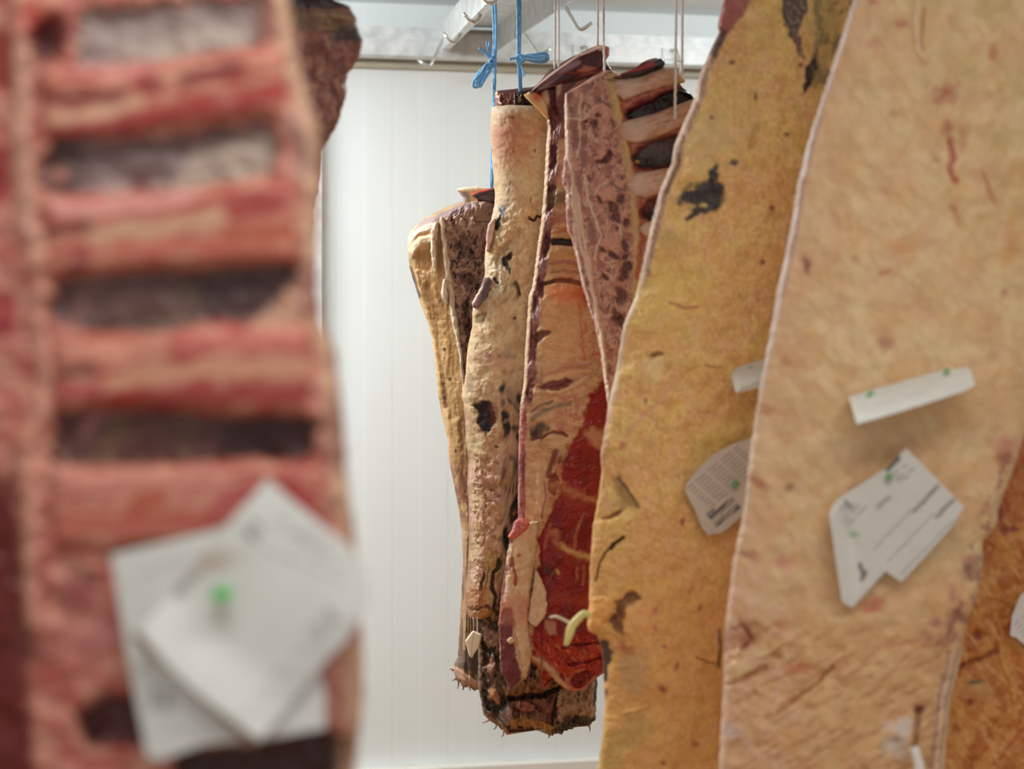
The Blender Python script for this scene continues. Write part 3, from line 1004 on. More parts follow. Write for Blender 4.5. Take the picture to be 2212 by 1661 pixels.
    P.mix(P.band_y(1268, 1400, 12) * (1 - sstep(40, 60, P.s)) * 0.7, (186, 118, 72))
    P.stroke([(1012, 1312), (1030, 1318), (1050, 1308), (1062, 1320)], 6, (96, 56, 38), 0.7, 5, 0.8, -0.004)
    P.stroke([(1008, 1330), (1035, 1333), (1062, 1322)], 10, (206, 148, 92), 0.6, 4, 0.8, 0.003)
    P.mix((1 - sstep(1, 6, P.s)) * sstep(860, 900, Y) * 0.6, (150, 96, 92))


slab('fat_cover', [(226, 1068), (234, 1062), (272, 1059), (348, 1063), (414, 1069), (443, 1068), (470, 1062), (508, 1053), (552, 1047), (595, 1047), (612, 1044),
                   (640, 1034), (658, 1022), (680, 1020), (700, 1021), (752, 1010), (817, 1005), (857, 997), (871, 1001), (911, 1005), (952, 1006), (993, 1012),
                   (1040, 1009), (1080, 1012), (1160, 1014), (1239, 1010), (1279, 1004), (1320, 1008), (1340, 1016)],
     [(226, 1205), (500, 1200), (700, 1190), (900, 1170), (1060, 1150), (1130, 1118), (1200, 1110), (1260, 1092), (1300, 1082), (1340, 1068)],
     [(1055, 240), (1064, 231), (1075, 227), (1100, 226), (1150, 228), (1180, 236), (1205, 242)],
     [(1000, 1330), (1020, 1336), (1040, 1338), (1052, 1334), (1066, 1326), (1080, 1320), (1120, 1100), (1205, 1100)],
     1.87, 0.05, paint_beige, M_FAT, beige, 1.8, 0.014, rag=0.9, ragf=16, seed=12, gain=0.9, bulge=0.02)


def paint_side(P):
    P.base((112, 92, 98))
    P.mottle((160, 132, 130), 8, 26, 0.5, 0.08, 0.8, 1, 30)
    P.stroke([(1021, 655), (1036, 630), (1050, 606)], 5, (216, 184, 164), 0.6, 2)  # pale streak painted as a wet highlight on the flap
    P.poly([(1044, 606), (1060, 606), (1058, 640), (1040, 648)], (70, 58, 66), 3, 3, 0.8)


def paint_pink(P):
    P.base((198, 154, 140))
    P.mottle((222, 190, 172), 8, 20, 0.5, 0.1, 0.8, 1)


slab('membrane_flap', [(472, 1064), (485, 1054), (510, 1050), (545, 1051)], [(472, 1070), (485, 1070), (510, 1066), (545, 1056)], [(1050, 476), (1070, 472)], [(1050, 542), (1066, 538)],
     1.876, 0.02, paint_pink, M_MEAT, beige, 1.6, 0.004, rag=1, seed=13)
slab('membrane_flap', [(598, 1046), (620, 1038), (645, 1024), (656, 1019), (668, 1020)],
     [(598, 1056), (620, 1060), (645, 1050), (656, 1038), (668, 1026)], [(1046, 600), (1056, 598)], [(1018, 662), (1030, 668), (1050, 650)],
     1.874, 0.02, paint_side, M_MEAT, beige, 1.6, 0.005, rag=1.5, seed=14)

# --- chine piece: meat edge, pale ribs inside, red muscle below
chine = thing('chine_forequarter', 'beef forequarter with wet red muscle inside and a maroon cut edge on its left', 'beef quarter', at(1200, 1490, 1.8))
RED = (150, 24, 20)


def paint_chine(P):
    X, Y = P.X, P.Y
    P.base((212, 170, 128))
    P.mottle((222, 182, 136), 50, 30, 0.5, 0.1, 0.7, 1, 10)
    P.mottle((196, 132, 92), 60, 16, 0.56, 0.06, 0.6, 2, 8)
    P.bumps(0.00165, 40, 26, 1)
    P.bumps(0.00048, 9, 6, 2)
    # top: meat shreds
    P.poly([(1140, 150), (1330, 120), (1330, 260), (1230, 300), (1190, 300), (1180, 240)], (122, 70, 66), 5, 5)
    P.poly([(1168, 190), (1182, 180), (1188, 210), (1182, 240), (1172, 225), (1166, 205)], (216, 180, 146), 4, 5, 0.95, 0.004)
    P.poly([(1200, 170), (1216, 160), (1214, 190), (1206, 215), (1198, 195)], (214, 182, 156), 4, 4, 0.9, 0.004)
    P.poly([(1186, 190), (1200, 175), (1198, 215), (1205, 260), (1194, 290), (1190, 240)], (88, 40, 44), 4, 4, 0.9, -0.004)
    P.poly([(1230, 180), (1260, 165), (1260, 190), (1245, 185)], (86, 68, 60), 4, 4, 0.9)
    P.poly([(1134, 205), (1150, 198), (1168, 210), (1180, 232), (1175, 246), (1150, 225)], (226, 176, 112), 3, 3)
    P.blob(1160, 206, 9, 12, (196, 88, 52), 30)
    # strip of vertebra edge on the left, top to bottom
    s = P.s
    meat = sstep(7, 10, s + P.w1 * 2) * (1 - sstep(22, 28, s + P.w1 * 5)) * P.band_y(250, 870, 12)
    P.mix(meat, (124, 68, 72))
    P.mottle((150, 96, 92), 8, 30, 0.55, 0.06, 0.8, 3, 0, 0.001, meat)
    P.mottle((84, 38, 46), 9, 24, 0.6, 0.05, 0.9, 4, 0, -0.002, meat)
    P.r += -meat * 0.002
    fat = (1 - sstep(6, 9, s + P.w2 * 2)) * P.band_y(275, 1010, 20)
    P.mix(fat, (220, 190, 158))
    for (x, y, rx, ry, a) in ((1205, 288, 7, 20, 24), (1197, 377, 7, 20, 24), (1186, 474, 7, 20, 22), (1175, 572, 7, 20, 22), (1160, 681, 7, 19, 20), (1145, 798, 6, 16, 16)):
        P.blob(x, y, rx + 4, ry + 4, (190, 142, 124), a, 0.4, 0.2, 0.9, 0.002)
        P.blob(x, y, rx, ry, (150, 112, 112), a, 0.4, 0.25, 0.95, 0.002)
    for pts in ([(1195, 320), (1197, 345), (1192, 360)], [(1188, 415), (1192, 440), (1186, 452)], [(1180, 515), (1184, 535), (1178, 552)], [(1170, 616), (1172, 640)]):
        P.stroke(pts, 9, (86, 40, 48), 0.5, 3, 0.9, -0.003)
    low = sstep(860, 900, Y) * (1 - sstep(1118, 1122, Y))
    P.mix(low * (1 - sstep(13, 17, s + P.w1 * 4)), (166, 92, 90))
    P.mix(low * (1 - sstep(2, 5, s)) * 0.8, (206, 150, 130))
    P.mottle((110, 46, 52), 6, 60, 0.56, 0.06, 0.7, 5, 0, 0, low * (1 - sstep(13, 17, s)))
    P.blob(1131, 934, 8, 18, (176, 112, 100), 10, 0.4, 0.3, 0.9)
    # inner ribs, bands from top
    for (y, w, c, dy, a) in ((425, 30, (120, 96, 66), 0, 0.8), (470, 22, (176, 116, 88), 0, 0.8), (496, 7, (196, 110, 62), 2, 0.8), (506, 8, (206, 160, 104), 2, 0.7),
                             (548, 20, (202, 152, 88), 0, 0.8), (566, 9, (180, 118, 94), -3, 0.9), (577, 6, (206, 158, 98), -4, 0.8), (588, 8, (172, 112, 70), -4, 0.8)):
        P.stroke([(1192, y + dy + 5), (1215, y + dy), (1260, y - dy)], w, c, 0.5, 3, a, 0.002)
    P.stroke([(1197, 523), (1215, 522), (1262, 526)], 15, (46, 24, 20), 0.35, 2, 1, -0.008)
    P.stroke([(1178, 614), (1200, 606), (1230, 606), (1270, 616)], 8, (60, 34, 28), 0.6, 2, 0.95, -0.006)
    P.blob(1232, 636, 42, 28, (222, 128, 72), 5, 0.7, 0.2, 0.9, 0.006)
    P.blob(1262, 640, 14, 24, (190, 62, 36), 10, 0.8, 0.3, 0.8)
    P.poly([(1170, 655), (1255, 650), (1290, 760), (1190, 790), (1160, 740)], (218, 170, 116), 12, 6, 0.6, 0.004)
    P.stroke([(1252, 660), (1256, 720), (1262, 780)], 5, (204, 110, 72), 0.9, 4, 0.7)
    P.mottle((206, 104, 70), 14, 16, 0.66, 0.05, 0.7, 6, 0, 0, P.band_y(690, 800, 15) * sstep(1225, 1260, X))
    P.poly([(1151, 728), (1165, 716), (1184, 712), (1190, 718), (1180, 728), (1158, 744)], (112, 62, 50), 3, 3, 0.95, -0.004)
    for y, c in ((790, (188, 132, 110)), (806, (222, 176, 130)), (818, (184, 130, 112))):
        P.stroke([(1150, y + 36), (1190, y + 14), (1230, y), (1275, y - 4)], 8, c, 0.7, 4, 0.8, 0.002)
    P.poly([(1158, 836), (1185, 826), (1222, 816), (1240, 822), (1228, 834), (1205, 844), (1175, 840)], (122, 54, 54), 3, 3, 0.95, -0.004)
    P.stroke([(1155, 846), (1200, 848), (1235, 838), (1270, 815)], 9, (226, 184, 140), 0.6, 4, 0.8, 0.003)
    P.stroke([(1150, 905), (1172, 888), (1205, 876), (1230, 872)], 10, (138, 118, 92), 0.7, 4, 0.9)
    P.stroke([(1150, 890), (1170, 875), (1195, 866)], 5, (96, 78, 64), 0.7, 4, 0.8)
    P.blob(1164, 924, 19, 15, (88, 66, 52), -30, 0.6, 0.6, 0.95)
    P.blob(1155, 935, 10, 10, (60, 42, 36), 0, 0.6, 0.6, 0.9)
    P.mottle((196, 120, 104), 16, 20, 0.55, 0.06, 0.8, 7, 30, 0, P.band_y(850, 940, 12) * sstep(1190, 1210, X))
    # red muscle
    P.poly([(1316, 800), (1288, 842), (1272, 862), (1264, 900), (1262, 925), (1244, 940), (1232, 960), (1222, 985), (1214, 1010), (1216, 1040), (1205, 1075), (1188, 1110),
            (1176, 1130), (1166, 1160), (1160, 1230), (1150, 1340), (1150, 1500), (1320, 1500), (1320, 800)], RED, 4, 9, 1, -0.003)
    P.poly([(1262, 935), (1275, 924), (1300, 930), (1312, 950), (1300, 975), (1282, 962)], (206, 152, 112), 8, 6, 0.85)
    P.stroke([(1150, 950), (1172, 945), (1195, 932), (1225, 940)], 6, (120, 54, 56), 0.6, 4, 0.9, -0.003)
    P.stroke([(1202, 975), (1192, 1000), (1184, 1030)], 9, (140, 74, 72), 0.7, 5, 0.85, -0.003)
    P.stroke([(1210, 978), (1204, 1005), (1196, 1024)], 5, (222, 184, 156), 0.6, 3, 0.9, 0.002)
    P.poly([(1184, 1030), (1200, 1022), (1208, 1040), (1198, 1072), (1186, 1060)], (130, 40, 44), 3, 4, 0.9, -0.003)
    P.poly([(1160, 1010), (1180, 1040), (1186, 1090), (1172, 1120), (1160, 1090)], (222, 176, 138), 5, 5, 0.9, 0.003)
    P.stroke([(1176, 1040), (1178, 1080), (1170, 1118)], 4, (160, 92, 84), 0.7, 3, 0.8)
    zone = sstep(1175, 1200, X) * sstep(960, 1000, Y)
    P.mottle((118, 18, 17), 34, 90, 0.5, 0.14, 0.8, 8, 0, 0, zone)
    P.mottle((160, 42, 30), 10, 120, 0.6, 0.1, 0.35, 9, 4, 0, zone)
    for pts, w in (([(1196, 1052), (1215, 1050), (1240, 1066), (1270, 1080), (1310, 1084)], 18), ([(1196, 1150), (1206, 1172), (1228, 1190), (1258, 1202), (1310, 1206)], 14)):
        P.stroke(pts, w, (206, 138, 92), 1.0, 9, 0.8)
        P.stroke([(x, y + 16) for x, y in pts], w * 1.6, (160, 56, 38), 1.0, 9, 0.5)
    P.stroke([(1218, 1182), (1245, 1197), (1275, 1204)], 9, (212, 174, 112), 1.0, 5, 0.8)
    for pts in ([(1256, 1115), (1246, 1150), (1240, 1185)], [(1190, 1135), (1182, 1160), (1176, 1182)], [(1247, 1225), (1246, 1250)], [(1262, 1225), (1260, 1262)]):
        P.stroke(pts, 6, (190, 104, 70), 0.8, 3, 0.75)
    P.blob(1182, 1232, 12, 14, (74, 32, 20), 0, 0.7, 0.5, 0.8)
    P.blob(1205, 1236, 4, 7, (206, 150, 96), -30)
    P.stroke([(1180, 1262), (1192, 1240), (1200, 1232)], 2.5, (150, 110, 96), 0.6, 2, 0.8)
    P.stroke([(1175, 1300), (1220, 1292), (1310, 1300)], 20, (168, 62, 40), 0.9, 6, 0.7)
    # lower end
    lowz = sstep(1360, 1390, Y)
    P.mottle((182, 52, 30), 24, 30, 0.45, 0.1, 0.9, 10, -20, 0.002, lowz)
    P.mottle((206, 100, 60), 12, 30, 0.64, 0.05, 0.8, 11, -35, 0.002, lowz)
    P.poly([(1175, 1338), (1198, 1345), (1204, 1372), (1190, 1372), (1176, 1358)], (196, 140, 110), 4, 5, 0.85, 0.003)
    P.stroke([(1142, 1420), (1168, 1428), (1190, 1448), (1205, 1470), (1222, 1488)], 15, (214, 170, 128), 0.6, 6, 0.95, 0.005)
    P.stroke([(1225, 1470), (1245, 1452), (1262, 1445)], 7, (206, 130, 92), 0.6, 4, 0.8)
    P.blob(1258, 1466, 28, 14, (126, 26, 20), -22, 0.4, 0.3, 1, -0.006)
    P.stroke([(1225, 1490), (1255, 1490), (1285, 1462)], 6, (206, 120, 84), 0.6, 3, 0.9)
    P.stroke([(1215, 1398), (1262, 1392), (1300, 1388)], 4, (90, 20, 18), 0.7, 4, 0.8, -0.004)
    P.stroke([(1230, 1436), (1270, 1430), (1300, 1420)], 4, (110, 24, 20), 0.7, 4, 0.8, -0.004)
    P.bumps(0.0022, 34, 22, 4, 3, lowz)
    P.bumps(0.0007, 30, 60, 5, 2, zone)


slab('body', [(150, 1190), (170, 1174), (190, 1160), (205, 1140), (215, 1142), (225, 1152), (235, 1180), (245, 1181), (281, 1183), (317, 1180), (389, 1176), (423, 1174),
              (481, 1169), (524, 1162), (575, 1156), (617, 1150), (641, 1142), (708, 1138), (762, 1134), (830, 1131), (871, 1124), (939, 1121), (1033, 1119),
              (1115, 1119), (1160, 1106), (1200, 1100), (1340, 1090), (1450, 1100), (1500, 1110)],
     [(130, 1322), (170, 1325), (230, 1300), (600, 1310), (850, 1336), (1000, 1330), (1480, 1310), (1500, 1310)],
     [(1134, 206), (1165, 190), (1192, 172), (1247, 150), (1300, 150), (1325, 150)],
     [(1090, 1400), (1140, 1420), (1160, 1440), (1168, 1452), (1173, 1494), (1178, 1478), (1190, 1462), (1205, 1476), (1222, 1488), (1242, 1493), (1262, 1489), (1282, 1470), (1300, 1452)],
     1.79, 0.065, paint_chine, M_MEAT, chine, 1.8, 0.007, rag=1.6, ragf=10, brag=2, seed=21, gain=1.0, bulge=0.006)


def paint_cap(P):
    P.base((92, 34, 40))
    P.mottle((64, 24, 30), 26, 16, 0.5, 0.1, 0.8, 1, -30)
    P.stroke([(1150, 190), (1192, 158), (1247, 121), (1300, 98)], 8, (212, 178, 168), 0.5, 2, 0.95, 0.003)
    P.stroke([(1168, 192), (1205, 164), (1250, 134)], 10, (176, 150, 160), 0.7, 3, 0.7, 0.002)
    P.poly([(1245, 152), (1262, 142), (1290, 148), (1272, 156)], (186, 110, 80), 3, 3, 0.9)
    P.stroke([(1225, 158), (1270, 160), (1305, 152)], 5, (160, 92, 80), 0.6, 2, 0.8, 0.002)
    P.poly([(1294, 98), (1320, 96), (1322, 122), (1310, 130), (1308, 108)], (206, 122, 104), 3, 2, 0.95)
    P.blob(1298, 104, 8, 5, (226, 188, 164))


slab('meat_cap', [(96, 1290), (110, 1262), (130, 1226), (150, 1196), (170, 1172), (190, 1152), (204, 1140), (212, 1142)],
     [(96, 1312), (104, 1317), (118, 1317), (131, 1309), (142, 1316), (152, 1322), (170, 1270), (190, 1215), (204, 1175), (212, 1160)],
     [(1140, 205), (1165, 179), (1192, 157), (1247, 119), (1292, 101), (1303, 97), (1318, 103)],
     [(1140, 209), (1165, 190), (1192, 173), (1215, 161), (1240, 160), (1272, 164), (1300, 152), (1322, 152)],
     1.775, 0.05, paint_cap, M_MEAT, chine, 1.6, 0.008, rag=1, seed=22)


def paint_tip(P):
    P.base((230, 190, 132))
    P.blob(1160, 208, 11, 13, (200, 84, 50), 20, 0.6, 0.3, 0.9)
    P.stroke([(1150, 224), (1166, 238), (1178, 250)], 8, (226, 170, 96), 0.7, 2, 0.8)
    P.bumps(0.0012, 10, 12, 1)


slab('fat_tip', [(198, 1140), (204, 1131), (210, 1134), (225, 1150), (240, 1166), (256, 1180)], [(198, 1156), (210, 1174), (230, 1182), (256, 1186)],
     [(1131, 205), (1148, 198), (1166, 202), (1182, 222)], [(1134, 209), (1150, 226), (1168, 244), (1182, 258)], 1.778, 0.025, paint_tip, M_FAT, chine, 1.4, 0.005, rag=1, seed=27)


def paint_fflap(P):
    P.base((224, 186, 148))
    P.mottle((210, 160, 112), 30, 60, 0.52, 0.12, 0.6, 1)
    P.mottle((232, 206, 178), 14, 22, 0.58, 0.1, 0.6, 2)
    X, Y = P.X, P.Y
    P.bumps(0.00165, 14, 22, 1)
    P.mix((1 - sstep(4, 9, P.s + P.w1 * 4)) * (1 - sstep(1330, 1345, Y)), (128, 58, 62))
    P.poly([(1090, 1312), (1106, 1312), (1112, 1340), (1110, 1380), (1116, 1420), (1126, 1455), (1112, 1492), (1080, 1492), (1076, 1340)], (116, 52, 54), 4, 5, 1, -0.003)
    P.poly([(1098, 1160), (1106, 1190), (1110, 1222), (1100, 1232)], (130, 50, 54), 3, 4, 0.9, -0.002)
    P.stroke([(1108, 1205), (1113, 1240), (1114, 1262)], 6, (172, 72, 58), 0.6, 3, 0.9, -0.002)
    P.stroke([(1100, 1250), (1098, 1300)], 12, (222, 190, 160), 0.6, 5, 0.8, 0.002)
    P.stroke([(1104, 1180), (1098, 1215)], 12, (222, 186, 150), 0.6, 4, 0.8, 0.002)
    P.blob(1120, 1200, 5, 4, (190, 110, 84))
    P.mix(P.band_y(1290, 1350, 12) * 0.5, (206, 128, 104))
    P.mix(sstep(1440, 1470, Y) * (1 - sstep(1120, 1130, X)) * 0.8, (108, 40, 42))
    P.blob(1104, 1384, 7, 7, (226, 190, 150), 20, 0.25, 0.3, 1, 0.006)
    P.stroke([(1112, 1340), (1118, 1400), (1128, 1440)], 5, (190, 120, 100), 0.8, 5, 0.6, -0.002)


slab('fat_flap', [(1124, 1130), (1140, 1112), (1160, 1102), (1199, 1095), (1278, 1083), (1350, 1077), (1400, 1079), (1450, 1082), (1474, 1094), (1492, 1099)],
     [(1124, 1164), (1150, 1162), (1200, 1158), (1216, 1156), (1240, 1150), (1290, 1146), (1340, 1142), (1380, 1143), (1410, 1150), (1430, 1146), (1466, 1136), (1492, 1112)],
     [(1095, 1150), (1110, 1140), (1140, 1130), (1152, 1125), (1165, 1126)], [(1076, 1470), (1099, 1492), (1112, 1480), (1126, 1462), (1135, 1466), (1150, 1440)],
     1.772, 0.022, paint_fflap, M_FAT, chine, 1.5, 0.006, rag=2.6, ragf=12, seed=23, bulge=0.006)


def paint_knob(P):
    P.base((190, 88, 84))
    P.mottle((226, 160, 150), 5, 5, 0.55, 0.05, 0.8, 1)
    P.stroke([(1098, 1162), (1120, 1158), (1136, 1142), (1140, 1128)], 9, (222, 108, 82), 0.6, 2)


slab('meat_knob', [(1118, 1114), (1130, 1109), (1145, 1106), (1158, 1097), (1166, 1100)], [(1118, 1134), (1130, 1144), (1142, 1140), (1155, 1124), (1166, 1106)],
     [(1097, 1158), (1109, 1128), (1118, 1120), (1130, 1121), (1144, 1128)], [(1097, 1162), (1106, 1165), (1124, 1158), (1144, 1140)],
     1.766, 0.03, paint_knob, M_MEAT, chine, 1.3, 0.006, seed=24)


def paint_scrap(P):
    P.base((222, 186, 150))
    P.mottle((232, 204, 172), 12, 18, 0.5, 0.1, 0.8, 1)
    P.stroke([(1150, 1250), (1146, 1290), (1140, 1330)], 7, (160, 112, 92), 0.8, 3, 0.7)
    P.bumps(0.0011, 12, 16, 1)


slab('fat_scrap', [(1233, 1156), (1260, 1152), (1300, 1144), (1330, 1140), (1345, 1142), (1354, 1154)], [(1233, 1166), (1258, 1172), (1275, 1180), (1300, 1181), (1325, 1180), (1340, 1170), (1354, 1160)],
     [(1140, 1240), (1158, 1232), (1181, 1268)], [(1140, 1345), (1157, 1355), (1172, 1340), (1181, 1322)],
     1.776, 0.012, paint_scrap, M_FAT, chine, 1.5, 0.004, rag=2.6, ragf=9, seed=25)

# --- rib piece in front of it: sawn vertebrae and rib ends
rib = thing('sawn_rib_section', 'pink sawn rib section with split vertebrae and dark rib gaps, left of yellow slab', 'rib section', at(1330, 900, 1.7))


def paint_rib(P):
    X, Y = P.X, P.Y
    P.base((186, 132, 116))
    P.mottle((206, 160, 138), 16, 20, 0.5, 0.07, 0.8, 1, 15)
    P.mottle((158, 98, 92), 18, 24, 0.54, 0.06, 0.8, 2, -10)
    P.mottle((112, 60, 62), 13, 18, 0.66, 0.04, 0.8, 3, 20)
    P.bumps(0.001925, 20, 26, 1)
    P.bumps(0.00048, 6, 8, 2)
    P.web((216, 186, 166), 34, 70, 0.028, 0.75, 21, -6, 0.0015)
    P.web((206, 170, 150), 60, 34, 0.02, 0.6, 22, 30, 0.001)
    P.stroke([(1310, 155), (1285, 170), (1247, 190), (1222, 204)], 5, (198, 156, 140), 0.6, 2, 0.8)
    W1 = (218, 190, 168)
    for pts, w in (([(1224, 220), (1224, 280), (1229, 330), (1240, 420), (1251, 520), (1276, 610), (1300, 720), (1313, 860)], 8),
                   ([(1248, 420), (1258, 500), (1270, 560), (1283, 640), (1300, 740), (1314, 850)], 8),
                   ([(1234, 400), (1240, 480), (1246, 540), (1268, 640), (1290, 730)], 5),
                   ([(1262, 380), (1270, 430), (1285, 475), (1298, 505), (1290, 535), (1284, 560)], 6),
                   ([(1250, 258), (1254, 300), (1246, 340)], 6), ([(1258, 205), (1250, 235), (1254, 262)], 6),
                   ([(1285, 250), (1276, 280), (1268, 305)], 5), ([(1228, 256), (1258, 258), (1290, 228)], 6),
                   ([(1284, 420), (1296, 400), (1310, 396)], 5), ([(1326, 470), (1340, 490), (1342, 520)], 5),
                   ([(1298, 560), (1310, 570), (1335, 560)], 4)):
        P.stroke(pts, w, W1, 0.6, 3, 0.85, 0.002)
    for (x, y, rx, ry) in ((1229, 210, 7, 16), (1242, 288, 8, 30), (1262, 342, 8, 22), (1252, 398, 6, 26), (1278, 500, 9, 26), (1238, 240, 8, 12), (1262, 300, 8, 14)):
        P.blob(x, y, rx, ry, (146, 98, 94), -8, 0.4, 0.25, 0.85)
    for (x, y, rx, ry) in ((1315, 420, 22, 17), (1320, 522, 20, 20), (1306, 330, 20, 14), (1300, 240, 22, 16), (1338, 600, 16, 16)):
        P.blob(x, y, rx, ry, (206, 152, 134), 10, 0.45, 0.3, 0.85, 0.002)
    for (x, y, rx, ry, a) in ((1283, 266, 10, 9, 0), (1292, 250, 7, 5, 0), (1264, 262, 5, 4, 0), (1312, 340, 9, 16, 10), (1300, 350, 12, 6, 0), (1316, 330, 5, 6, 0), (1322, 448, 16, 9, 20), (1338, 430, 9, 12, 20),
                              (1332, 468, 10, 10, 0), (1296, 432, 5, 8, -30), (1350, 530, 8, 16, -20), (1326, 552, 14, 6, 35), (1350, 556, 8, 8, 0), (1304, 540, 9, 4, 35), (1352, 582, 12, 14, 0),
                              (1306, 600, 8, 5, 40), (1346, 600, 14, 8, 0), (1344, 640, 10, 16, 0), (1340, 690, 8, 14, 0), (1330, 680, 10, 12, 0), (1352, 480, 5, 7, 0)):
        P.blob(x, y, rx, ry, (88, 46, 50), a, 0.5, 0.6, 0.9, -0.003)
    for pts in ([(1290, 210), (1305, 222), (1318, 232)], [(1318, 395), (1330, 402), (1350, 410)], [(1262, 222), (1274, 232)], [(1325, 640), (1345, 654)]):
        P.stroke(pts, 5, (108, 92, 74), 0.7, 3, 0.8)
    # fat column and red seam before the ribs
    P.stroke([(1318, 168), (1328, 215), (1338, 262), (1352, 318), (1360, 370), (1366, 420), (1372, 480), (1376, 560), (1372, 640)], 17, (204, 170, 124), 0.7, 4, 0.9, 0.003)
    P.stroke([(1326, 190), (1332, 222), (1335, 245)], 8, (206, 178, 112), 0.9, 3, 0.8, 0.001)
    P.stroke([(1352, 310), (1358, 330)], 9, (214, 180, 104), 0.6, 2, 0.9)
    P.stroke([(1338, 200), (1350, 262), (1364, 322), (1378, 382), (1386, 430), (1388, 500), (1378, 600)], 11, (176, 90, 62), 0.8, 5, 0.85, -0.001)
    P.blob(1364, 404, 6, 6, (160, 50, 46))
    # gap zone between the ribs
    gx = np.interp(Y, [150, 200, 260, 340, 400, 460, 520, 700], [1336, 1342, 1350, 1366, 1384, 1390, 1396, 1390])
    z = sstep(gx - 4, gx + 8, X + P.w1 * 4)
    P.mix(z, (190, 128, 106))
    P.mottle((160, 74, 64), 16, 10, 0.55, 0.08, 0.7, 8, -15, 0, z)
    P.r += -z * 0.003
    PK = (38, 26, 26)
    P.poly([(1350, 242), (1366, 226), (1384, 214), (1425, 200), (1470, 186), (1510, 196), (1510, 222), (1470, 232), (1430, 248), (1402, 264), (1376, 266), (1358, 258)], (120, 48, 48), 8, 4, 1, -0.004)
    P.poly([(1350, 246), (1372, 230), (1410, 218), (1425, 204), (1470, 190), (1510, 200), (1510, 220), (1470, 228), (1430, 244), (1400, 259), (1376, 262), (1358, 256)], PK, 5, 4, 1, -0.007)
    P.poly([(1358, 232), (1378, 216), (1400, 208), (1404, 219), (1380, 234)], (124, 46, 54), 6, 4, 0.9, 0.003)
    P.blob(1390, 251, 24, 7, (80, 74, 72), -12, 0.9, 0.3, 0.7)  # grey sheen of the pocket painted as colour
    P.poly([(1362, 344), (1378, 316), (1402, 304), (1446, 288), (1480, 286), (1480, 350), (1440, 366), (1412, 373), (1380, 368)], (124, 52, 50), 8, 4, 1, -0.004)
    P.poly([(1367, 345), (1382, 321), (1404, 309), (1446, 295), (1480, 292), (1480, 342), (1440, 358), (1412, 364), (1384, 361)], (54, 42, 46), 6, 4, 1, -0.006)
    P.blob(1415, 326, 28, 20, (112, 104, 110), -10, 0.9, 0.5, 0.75)  # wet grey sheen laid into this pocket's colour
    P.blob(1440, 318, 12, 18, (92, 74, 86), -10, 0.9, 0.5, 0.7)
    P.blob(1394, 350, 24, 10, (44, 38, 36), 10, 0.6, 0.4, 0.9)
    P.blob(1376, 349, 5, 4, (176, 148, 74))
    P.poly([(1384, 452), (1400, 432), (1450, 414), (1450, 480), (1412, 480), (1390, 470)], (98, 36, 42), 7, 4, 1, -0.006)
    P.blob(1408, 464, 20, 13, (36, 30, 28), 0, 0.6, 0.4, 0.95)
    P.mix(z * sstep(488, 504, Y), (196, 120, 66))
    P.mottle((206, 150, 120), 10, 20, 0.55, 0.08, 0.6, 9, 0, 0, z * sstep(488, 504, Y))


slab('body', [(150, 1306), (163, 1284), (187, 1247), (201, 1221), (227, 1219), (281, 1220), (326, 1221), (380, 1214), (394, 1214), (409, 1222), (467, 1223), (498, 1225), (513, 1234),
              (539, 1240), (575, 1249), (617, 1257), (640, 1264), (705, 1286), (767, 1297), (868, 1311), (905, 1318)],
     [(150, 1330), (170, 1350), (180, 1480), (205, 1496), (240, 1510), (400, 1480), (600, 1420), (850, 1350), (905, 1325)],
     [(1215, 206), (1247, 187), (1286, 163), (1310, 152), (1321, 152), (1340, 165), (1372, 158), (1420, 148), (1460, 160), (1474, 176), (1500, 206)],
     [(1310, 900), (1330, 905)], 1.67, 0.07, paint_rib, M_MEAT, rib, 1.9, 0.006, rag=1.6, seed=31, gain=1.12)


def paint_ribbone(P):
    P.base((212, 174, 150))
    P.mottle((190, 128, 104), 26, 10, 0.55, 0.08, 0.7, 1, -15)
    P.bumps(0.0004, 20, 8, 1)
    P.r += -(1 - sstep(0, 34, P.s)) * 0.005
    P.mottle((222, 196, 180), 40, 12, 0.52, 0.16, 0.5, 5, -15)
    P.mix(1 - sstep(0, 40, P.s + P.w1 * 8), (198, 138, 114))
    P.mix((1 - sstep(2, 14, P.s + P.w1 * 6)) * 0.8, (186, 116, 90))
    t = np.clip(P.s / (P.s + P.e + 1e-6), 0, 1)
    P.mix(np.exp(-((t - 0.28) / 0.16) ** 2) * 0.6, (226, 206, 190))  # whitish band, the rib's highlight put into its colour
    P.mix(sstep(0.6, 0.95, t) * 0.55, (202, 158, 96))


for (Tp, Bp, dd) in (
        ([(1318, 186), (1332, 172), (1350, 169), (1385, 163), (1425, 147), (1458, 147), (1480, 172)], [(1318, 190), (1332, 206), (1348, 218), (1385, 202), (1440, 186), (1480, 178)], 0.0),
        ([(1330, 280), (1346, 262), (1375, 260), (1420, 246), (1480, 220), (1508, 210)], [(1330, 286), (1346, 304), (1375, 310), (1410, 300), (1455, 282), (1508, 250)], 0.0),
        ([(1352, 396), (1372, 374), (1400, 369), (1460, 360)], [(1352, 402), (1372, 424), (1395, 428), (1420, 420), (1460, 412)], 0.0),
        ([(1376, 492), (1392, 480), (1412, 476), (1450, 478)], [(1376, 498), (1392, 510), (1412, 514), (1450, 520)], 0.004)):
    xa, xb = Tp[0][0], Tp[-1][0]
    y0, y1 = min(p[1] for p in Tp), max(p[1] for p in Bp)
    slab('rib_bone', [(y0, xa - 6), (y1, xa - 6)], [(y0, xb), (y1, xb)], Tp, Bp, 1.6625 + dd, 0.03, paint_ribbone, M_FAT, rib, 1.8, 0.009, rag=1.0, seed=32 + int(xa) % 7)


